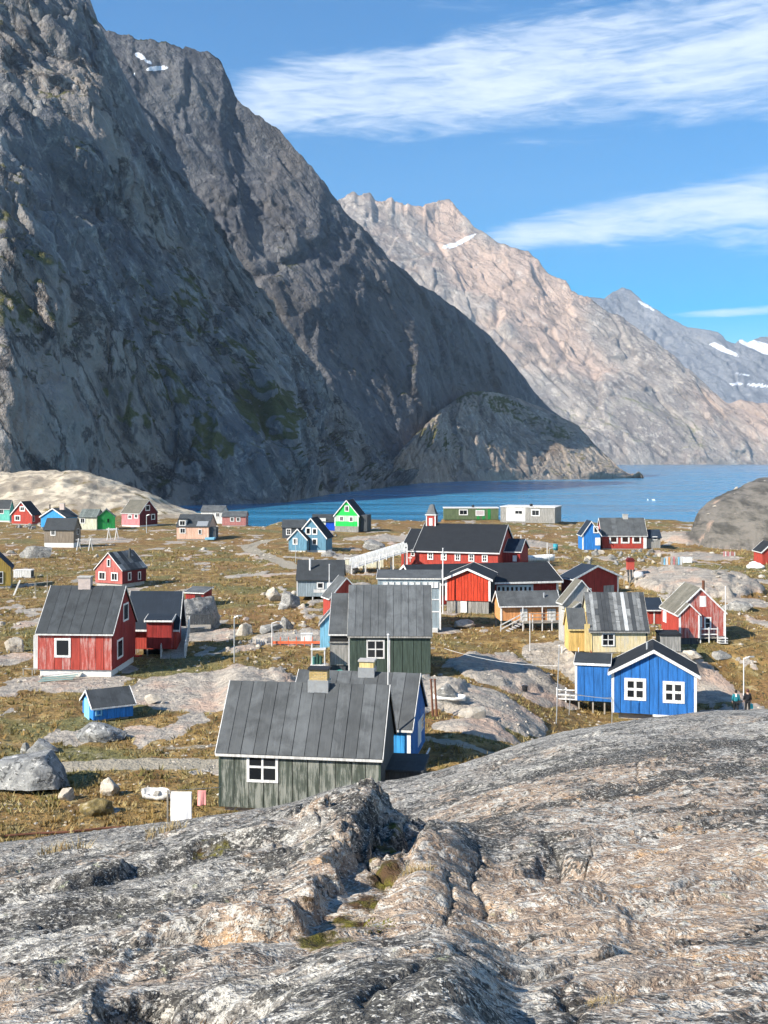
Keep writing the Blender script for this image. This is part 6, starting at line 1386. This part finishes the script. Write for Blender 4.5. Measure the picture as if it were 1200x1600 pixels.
# boats
def dinghy(px, py, Lm, Wm, Hm, label, hull, rz=0.0, tip=0.0, D=None):
    e = thing('rowing_boat', px, py, label, 'boat', rz, D); n = 12; vs = []; fs = []
    for i in range(n + 1):
        t = i / n; hw = Wm / 2 * (1 - abs(2 * t - 1) ** 3) * (1 if t > .5 else .85) + .04; x = (t - .5) * Lm; sh = Hm * (1 + .25 * abs(2 * t - 1) ** 2)
        vs += [(x, -hw, sh), (x, -hw * .75, Hm * .3), (x, 0, .02), (x, hw * .75, Hm * .3), (x, hw, sh), (x, hw * .86, sh - .03), (x, hw * .55, Hm * .42), (x, 0, Hm * .2), (x, -hw * .55, Hm * .42), (x, -hw * .86, sh - .03)]
    for i in range(n):
        for j in range(10): fs.append((i * 10 + j, i * 10 + (j + 1) % 10, i * 10 + 10 + (j + 1) % 10, i * 10 + 10 + j))
    fs += [tuple(range(10)), tuple(range(n * 10, n * 10 + 10))]
    b = MB(); b.poly(vs, fs); b.build('hull', hull, e, True); MB().box(-.12, -Wm * .36, Hm * .7, .12, Wm * .36, Hm * .75).build('thwart', WOOD, e)
    e.rotation_euler = (tip, 0, rz); return e
dinghy(245, 1250, 1.5, .7, .45, 'broken grey and white dinghy left of the hung-out sheet', WORNW, -.2, .35)
dinghy(702, 1096, 2.2, .8, .35, 'small white boat lying on the grass left of the blue house deck', WHITE, -.15, .1)
dinghy(836, 879, 7.0, 1.8, 1.0, 'white boat drawn up right of the church', WHITE, .35, .15)
RP = plain('red_hull', (.42, .015, .03), .35, spec=.5)
for i, (a_, b_, rz_, lab) in enumerate([(944, 1026, .15, 'pinkish red plastic sledge in front of the yellow house, right one'), (926, 1022, -.3, 'dark red plastic sledge by the yellow annex, left one')]):
    e = thing('plastic_sledge', a_, b_, lab, 'sledge', rz_, D=91.5 - i); e.location.z = 8.95
    vs = []; n = 10
    for k_ in range(n + 1):
        t = k_ / n; w2_ = .42 * (1 - (2 * t - 1) ** 4) ** .5 + .02; hz2 = .55 * (1 - (2 * t - 1) ** 2) + .05
        vs += [((t - .5) * 1.9, -w2_, .0), ((t - .5) * 1.9, -w2_ * .7, hz2 * .8), ((t - .5) * 1.9, 0, hz2), ((t - .5) * 1.9, w2_ * .7, hz2 * .8), ((t - .5) * 1.9, w2_, 0)]
    MB().poly(vs, [(k_ * 5 + j, k_ * 5 + (j + 1) % 5, k_ * 5 + 5 + (j + 1) % 5, k_ * 5 + 5 + j) for k_ in range(n) for j in range(5)] + [tuple(range(5)), tuple(range(n * 5, n * 5 + 5))]).build('shell', RP, e, True); MB().bar((-.9, 0, .45), (-1.2, 0, .9), .06).build('handle', RP, e)
e = thing('bucket', 820, 1081, 'dark bucket on the rock ledge left of the deck', 'bucket'); MB().tube((0, 0, 0), (0, 0, .42), .18, .25, 12).build('pail', BLACKM, e); MB().bar((-.25, 0, .42), (0, 0, .62), .02).bar((.25, 0, .42), (0, 0, .62), .02).build('handle', METAL, e)
# shelf with canisters and tarp at the dark green house
g_ = HOUSES['dark_green']['P']
e = tag(empty('shelf_rack', (g_.x - 2.9, g_.y - .6, 9.0)), 'open timber rack with green canisters left of the dark green house', 'rack')
for xx_ in (0, 1.0):
    for yy_ in (0, .6): MB().box(xx_, yy_, -.2, xx_ + .08, yy_ + .08, 2.6 if xx_ == 0 else 2.3).build('post', WORNW, e)
for zz_ in (1.0, 2.2): MB().box(-.05, -.05, zz_, 1.13, .75, zz_ + .06).build('shelf', WORNW, e)
for i, (xx_, hh_) in enumerate(((.22, .55), (.48, .75), (.74, .6))):
    c_ = tag(MB().tube((xx_, .3, 0), (xx_, .3, hh_), .13, n=12).tube((xx_, .3, hh_ + .001), (xx_, .3, hh_ + .08), .05, .04, 8).build('canister', (plain('sea_green', (.12, .30, .25)), plain('dark_green_can', (.03, .08, .06)), plain('dark_green_can', (.03, .08, .06)))[i], None), ('pale green canister on the timber rack', 'tall dark canister in the middle of the timber rack', 'short dark canister at the right of the timber rack')[i], 'canister'); c_.location = (g_.x - 2.9, g_.y - .6, 9.0 + 1.065)
me = stone_mesh(801, (.85, .45, .28), True, 4, .4); o = link('tarpaulin', me, plain('teal_tarp', (.03, .36, .27), .5)); o.location = (g_.x - .85, g_.y + .05, 9.3); tag(o, 'crumpled teal tarpaulin at the foot of the dark green house', 'tarpaulin')
# green planks before the red house
for i in range(4):
    g = gpt(60 + i * 3, 1068 - i * 2); o = MB().bar((0, 0, .12 + .05 * i), (2.5, .5 + .15 * i, .22 + .05 * i), .22, .045).build('board', (plain('faded_teal', (.22, .36, .33)), WORNW)[i == 3], None); o.location = g; tag(o, ('faded teal board lying before the worn red house, lowest', 'faded teal board lying before the worn red house, second', 'faded teal board lying before the worn red house, third', 'whitish board on top of the teal boards')[i], 'board')
# rusty pipe along the ground on the left
pts = [gpt(a_, b_) + Vector((0, 0, .10)) for a_, b_ in [(-40, 1313), (0, 1311), (60, 1307), (110, 1304), (160, 1299), (200, 1296)]]
b = MB()
for p_, q_ in zip(pts[:-1], pts[1:]): b.tube(p_, q_, .055, n=8)
o = b.build('iron_pipe', RUST); tag(o, 'long rusty pipe lying on the grass at the left edge', 'pipe')
# washing
D_ = 49.5; s_ = F / D_
def cloth(px0, px1, py0, py1, label, mat, seed, D=D_):
    n, m = 14, 16; a_ = at(px0, py0, D); b_ = at(px1, py1, D); r = np.linspace(0, 1, n + 1)
    X, Z = np.meshgrid(np.linspace(0, 1, n + 1), np.linspace(0, 1, m + 1)); Y = .045 * np.sin(X * 6 + seed + Z) * (.2 + Z) + .008 * np.sin(X * 21 + seed * 2) * Z
    P = np.stack([a_.x + (b_.x - a_.x) * (X + .04 * Z * (X - .8)), a_.y + Y - .10 * Z * X, a_.z + (b_.z - a_.z) * Z * (1 - .07 * X)], -1)
    me = grid_mesh('sheet', P); o = link('sheet', me, mat); sm = o.modifiers.new('thick', 'SOLIDIFY'); sm.thickness = .01
    return tag(o, label, 'laundry')
cloth(267, 300, 1237, 1284, 'white sheet hanging on the clothesline in front of the crest', plain('white_cotton', (.86, .87, .88), .8, nz=.03), 1.0).name = 'bed_sheet'
cloth(309, 322, 1235, 1259, 'small pink cloth hanging beside the white sheet', plain('pink_cotton', (.72, .30, .28), .8), 2.0).name = 'pink_cloth'
p0, p1 = at(262, 1236, D_), at(345, 1230, 52.0)
o = MB().tube(p0, p1, .012, n=6).build('clothesline', METAL); tag(o, 'thin clothesline from the green house to the post', 'line')
e = tag(empty('clothes_post', (p0.x, p0.y, 8.9)), 'wooden clothes post left of the white sheet', 'post'); MB().tube((0, 0, -.2), (0, 0, p0.z - 8.85), .04, n=8).build('shaft', WOOD, e); MB().bar((-.15, 0, p0.z - 8.95), (.15, 0, p0.z - 8.95), .04).build('crossbar', WOOD, e)
# ropes
def rope(a_, b_, sag, label, r=.015):
    b = MB(); n = 10; q = [a_.lerp(b_, i / n) - Vector((0, 0, sag * 4 * (i / n) * (1 - i / n))) for i in range(n + 1)]
    for u_, v_ in zip(q[:-1], q[1:]): b.tube(u_, v_, r, n=5, cap=False)
    return tag(b.build('rope', WORNW), label, 'rope')
rope(at(694, 1013, 84), at(870, 1040, 78), .35, 'rope strung from the dark green house to the leaning pole'); rope(at(871, 1074, 78), at(956, 1090, 84), .25, 'rope strung from the leaning pole to the blue house', .02)
e = thing('wash_frame', 872, 1090, 'thin metal drying frame along the blue annex', 'rack', D=80.0); e.location.z = 26 - (1104 - HZ) / F * 80
MB().bar((0, 0, 1.0), (4.0, 0, .55), .04).bar((0, .5, .9), (4.0, .5, .45), .04).bar((0, 0, 1.0), (0, .5, .9), .04).bar((4, 0, .55), (4, .5, .45), .04).build('frame', METAL, e); MB().bar((3.95, 0, -1.2), (4, 0, .55), .05).bar((.8, 0, -.6), (.9, 0, .9), .05).build('leg', METAL, e)
# white stair rail by the yellow house
e = thing('stair_rail', 877, 1022, 'white timber stair rail left of the yellow annex', 'railing'); MB().bar((0, 0, .2), (1.5, 0, 1.1), .08).bar((0, 0, -.2), (1.5, 0, .7), .08).build('rail', WHITE, e); MB().bar((.05, 0, -.4), (.05, 0, .6), .09).bar((1.45, 0, -.4), (1.45, 0, 1.2), .09).build('post', WHITE, e)
# ice in the fjord
for i, (a_, b_, w_, lab) in enumerate([(1021, 782.5, 1.6, 'small white ice floe drifting in the fjord'), (1012, 782, .7, 'tiny fragment of ice left of the floe')]):
    D = EYE * F / (b_ - HZ); o = link('ice_floe', stone_mesh(820 + i, (w_, w_ * .6, 1.0), True, 8, 1), plain('ice', (.85, .89, .92), .4)); o.location = ((a_ - 600) / F * D, D, .3); tag(o, lab, 'ice')

# ---------------------------------------------------------------- two walkers
def skin_body(name, verts, edges, rad, mat, parent, sub=2):
    me = bpy.data.meshes.new(name); me.from_pydata(verts, edges, []); o = link(name, me, mat, parent)
    o.modifiers.new('skin', 'SKIN'); sv = me.skin_vertices[0].data
    for i, r in enumerate(rad): sv[i].radius = r if isinstance(r, tuple) else (r, r)
    sv[0].use_root = True
    s_ = o.modifiers.new('sub', 'SUBSURF'); s_.levels = sub; s_.render_levels = sub
    return o
SKIN = plain('skin', (.52, .32, .24), .6)
def walker(px, py, D, label, coat, trous, hair, rz, stride, bag=None):
    g = at(px, py, D); e = tag(empty('person', g, rz), label, 'person'); st = stride
    V = [(0, 0, .95), (0, 0, 1.15), (0, 0, 1.38), (0, 0, 1.48), (0, -.01, 1.60), (0, -.02, 1.70),
         (.10, 0, .90), (.11, -st * .5, .50), (.11, -st, .09), (.12, -st - .16, .04), (-.10, 0, .90), (-.11, st * .25, .50), (-.11, st, .10), (-.12, st - .15, .05),
         (.19, 0, 1.40), (.25, .06, 1.14), (.26, -.06, .90), (.26, -.08, .82), (-.19, 0, 1.40), (-.25, .02, 1.14), (-.26, -.08, .92), (-.26, -.11, .84)]
    E = [(0, 1), (1, 2), (2, 3), (3, 4), (4, 5), (0, 6), (6, 7), (7, 8), (8, 9), (0, 10), (10, 11), (11, 12), (12, 13), (2, 14), (14, 15), (15, 16), (16, 17), (2, 18), (18, 19), (19, 20), (20, 21)]
    R = [(.15, .10), (.14, .10), (.15, .10), .055, (.085, .10), (.07, .085), .085, .06, .045, (.045, .035), .085, .06, .045, (.045, .035), .06, .045, .035, .04, .06, .045, .035, .04]
    b = skin_body('body', V, E, R, SKIN, e)
    # five fingers on each hand
    for sx_, hv in ((1, V[17]), (-1, V[21])):
        f_ = MB()
        for k_ in range(4): f_.tube((hv[0] - sx_ * .01, hv[1] - .03 + .02 * k_, hv[2] - .02), (hv[0] - sx_ * .025, hv[1] - .035 + .02 * k_, hv[2] - .09 + .006 * abs(k_ - 1)), .010, .007, 6)
        f_.tube((hv[0] - sx_ * .01, hv[1] - .045, hv[2] + .01), (hv[0] - sx_ * .03, hv[1] - .075, hv[2] - .04), .011, .008, 6); f_.build('fingers', SKIN, b)
    skin_body('coat', [(0, .0, .86), (0, 0, 1.15), (0, 0, 1.40), (0, 0, 1.49), V[14], V[15], (.26, -.05, .93), V[18], V[19], (-.26, -.07, .95)], [(0, 1), (1, 2), (2, 3), (2, 4), (4, 5), (5, 6), (2, 7), (7, 8), (8, 9)],
              [(.22, .16), (.20, .15), (.20, .14), .09, .085, .072, .06, .085, .072, .06], coat, e)
    skin_body('trousers', [(0, 0, .93), (.10, 0, .86), V[7], (.11, -st, .13), (-.10, 0, .86), V[11], (-.11, st, .14)], [(0, 1), (1, 2), (2, 3), (0, 4), (4, 5), (5, 6)], [(.18, .13), .11, .085, .07, .11, .085, .07], trous, e)
    for q in (V[9], V[13]): MB().box(q[0] - .05, q[1] - .08, .0, q[0] + .05, q[1] + .17, .10).build('shoe', BLACKM, e)
    me = stone_mesh(901, (.10, .115, .12), True, 0, 0); o = link('hair', me, hair, e); o.location = (0, .015, 1.665)
    f_ = MB(); f_.tube((0, -.10, 1.62), (0, -.145, 1.605), .018, .012, 6); f_.build('nose', SKIN, b)
    for sx_ in (-1, 1): MB().tube((sx_ * .035, -.095, 1.645), (sx_ * .035, -.108, 1.645), .012, n=6).build('eye', BLACKM, b); MB().tube((sx_ * .088, 0, 1.61), (sx_ * .108, .005, 1.62), .022, .015, 6).build('ear', SKIN, b)
    MB().box(-.03, -.112, 1.572, .03, -.10, 1.582).build('mouth', PINK, b)
    return e, V
pz = 1114
e, V = walker(1150, 1115, 81.5, 'walker in a teal jacket and dark trousers left of the street lamp', plain('teal_jacket', (.015, .17, .21), .7), plain('black_trousers', (.012, .013, .015), .8), plain('dark_hair', (.02, .015, .012), .6), 2.9, .12)
MB().box(-.05, .10, 1.28, .06, .165, 1.52).build('white_scarf', WHITE, e)
e, V = walker(1168, 1114, 81.0, 'walker in a black coat holding a teal bag right of the street lamp', plain('black_coat', (.012, .012, .016), .8), plain('black_trousers', (.012, .013, .015), .8), plain('auburn_hair', (.10, .035, .03), .6), 3.0, .10)
hp = e.matrix_basis @ Vector(V[21])
e2 = tag(empty('carrier_bag', hp - Vector((0, 0, .09)), 0.3), 'teal carrier bag in the hand of the walker in black', 'bag'); tl = plain('teal_bag', (.04, .42, .45), .5)
MB().prism([(-.17, -.06, -.46), (.17, -.06, -.46), (.15, -.05, -.10), (-.15, -.05, -.10)], (0, .12, 0)).build('body', tl, e2); MB().bar((-.08, 0, -.10), (-.02, 0, .04), .02).bar((.08, 0, -.10), (.02, 0, .04), .02).build('handle', tl, e2)

# ---------------------------------------------------------------- dry plants in the cracks of the foreground rock
DRY = grass_mat('dry_straw', ((0.30, 0.23, 0.11), (0.40, 0.32, 0.17), (0.20, 0.13, 0.06))); HEATH = grass_mat('heather', ((0.10, 0.06, 0.03), (0.16, 0.10, 0.05), (0.06, 0.05, 0.02)))
def blades(name, px, py, n, hgt, spr, mat, label, cat, wid=.0035, seed=0, lean=0):
    X, Y = plan(px, py); r = np.random.RandomState(seed); b = MB(); zc = float(front_z(X, Y))
    for i in range(n):
        a = r.uniform(0, 6.3); q = r.rand() ** .6 * spr; bx_, by_ = math.cos(a) * q, math.sin(a) * q; zb = float(front_z(X + bx_, Y + by_)) - zc - .01
        h_ = hgt * r.uniform(.4, 1.1); o_ = r.normal(size=2) * hgt * .35 + np.array((lean * hgt, 0)); p = r.uniform(0, 3.1); wx_, wy_ = math.cos(p) * wid, math.sin(p) * wid
        m_ = (bx_ + o_[0] * .35, by_ + o_[1] * .35, zb + h_ * .6); t_ = (bx_ + o_[0], by_ + o_[1], zb + h_)
        b.poly([(bx_ - wx_, by_ - wy_, zb), (bx_ + wx_, by_ + wy_, zb), (m_[0] + wx_ * .7, m_[1] + wy_ * .7, m_[2]), (m_[0] - wx_ * .7, m_[1] - wy_ * .7, m_[2]), t_], [(0, 1, 2, 3), (3, 2, 4)])
    me = bpy.data.meshes.new(name); me.from_pydata(b.v, [], b.f); o = link(name, me, mat); o.location = (X, Y, zc); return tag(o, label, cat)
blades('heather_bush', 285, 1590, 900, .06, .15, HEATH, 'brown dried heather in the hollow at the bottom of the picture', 'plant', .003, 1)
blades('heather_bush', 335, 1580, 260, .05, .10, HEATH, 'thinner heather right of the dried heather hollow', 'plant', .004, 2)
blades('grass_tuft', 275, 1602, 120, .08, .09, DRY, 'straw coloured grass tuft in the heather at the bottom edge', 'grass', .0015, 3)
blades('grass_tuft', 100, 1336, 160, .13, .22, DRY, 'straw tuft on the far left of the rock crest', 'grass', .004, 5)
blades('grass_tuft', 258, 1318, 120, .12, .20, DRY, 'straw tuft in the rock crack below the white sheet', 'grass', .004, 6)
blades('grass_tuft', 640, 1388, 220, .07, .12, DRY, 'dry tuft at the upper end of the mossy trough', 'grass', .0022, 7)
blades('grass_tuft', 940, 1580, 160, .035, .07, DRY, 'small dry tuft near the bottom right', 'grass', .0012, 8)
M_MOSS = grass_mat('moss_cushion', ((0.13, 0.125, 0.012), (0.19, 0.175, 0.020), (0.07, 0.06, 0.015)))
for i, (a_, b_, n_b, sp_, lab) in enumerate([(560, 1424, 1500, .16, 'bright moss cushion at the upper end of the trough')]):
    blades('moss_cushion', a_, b_, n_b, .016, sp_, M_MOSS, lab, 'moss', .004, 20 + i)

# ---------------------------------------------------------------- thin sea air between here and the far range
hz_ = MB().box(-8800, -60, -1.5, 8800, 13000, 3200).build('haze', None)
mh = bpy.data.materials.new('haze_air'); mh.use_nodes = True
th_ = NT(mh.node_tree); th_.n.clear()
pv = th_.node('ShaderNodeVolumePrincipled'); pv.inputs['Color'].default_value = (0.62, 0.78, 1.0, 1); pv.inputs['Density'].default_value = 4.2e-5
pv.inputs['Anisotropy'].default_value = 0.0
ho = th_.node('ShaderNodeOutputMaterial'); th_.l.new(pv.outputs[0], ho.inputs['Volume'])
hz_.data.materials.append(mh); tag(hz_, kind='stuff')
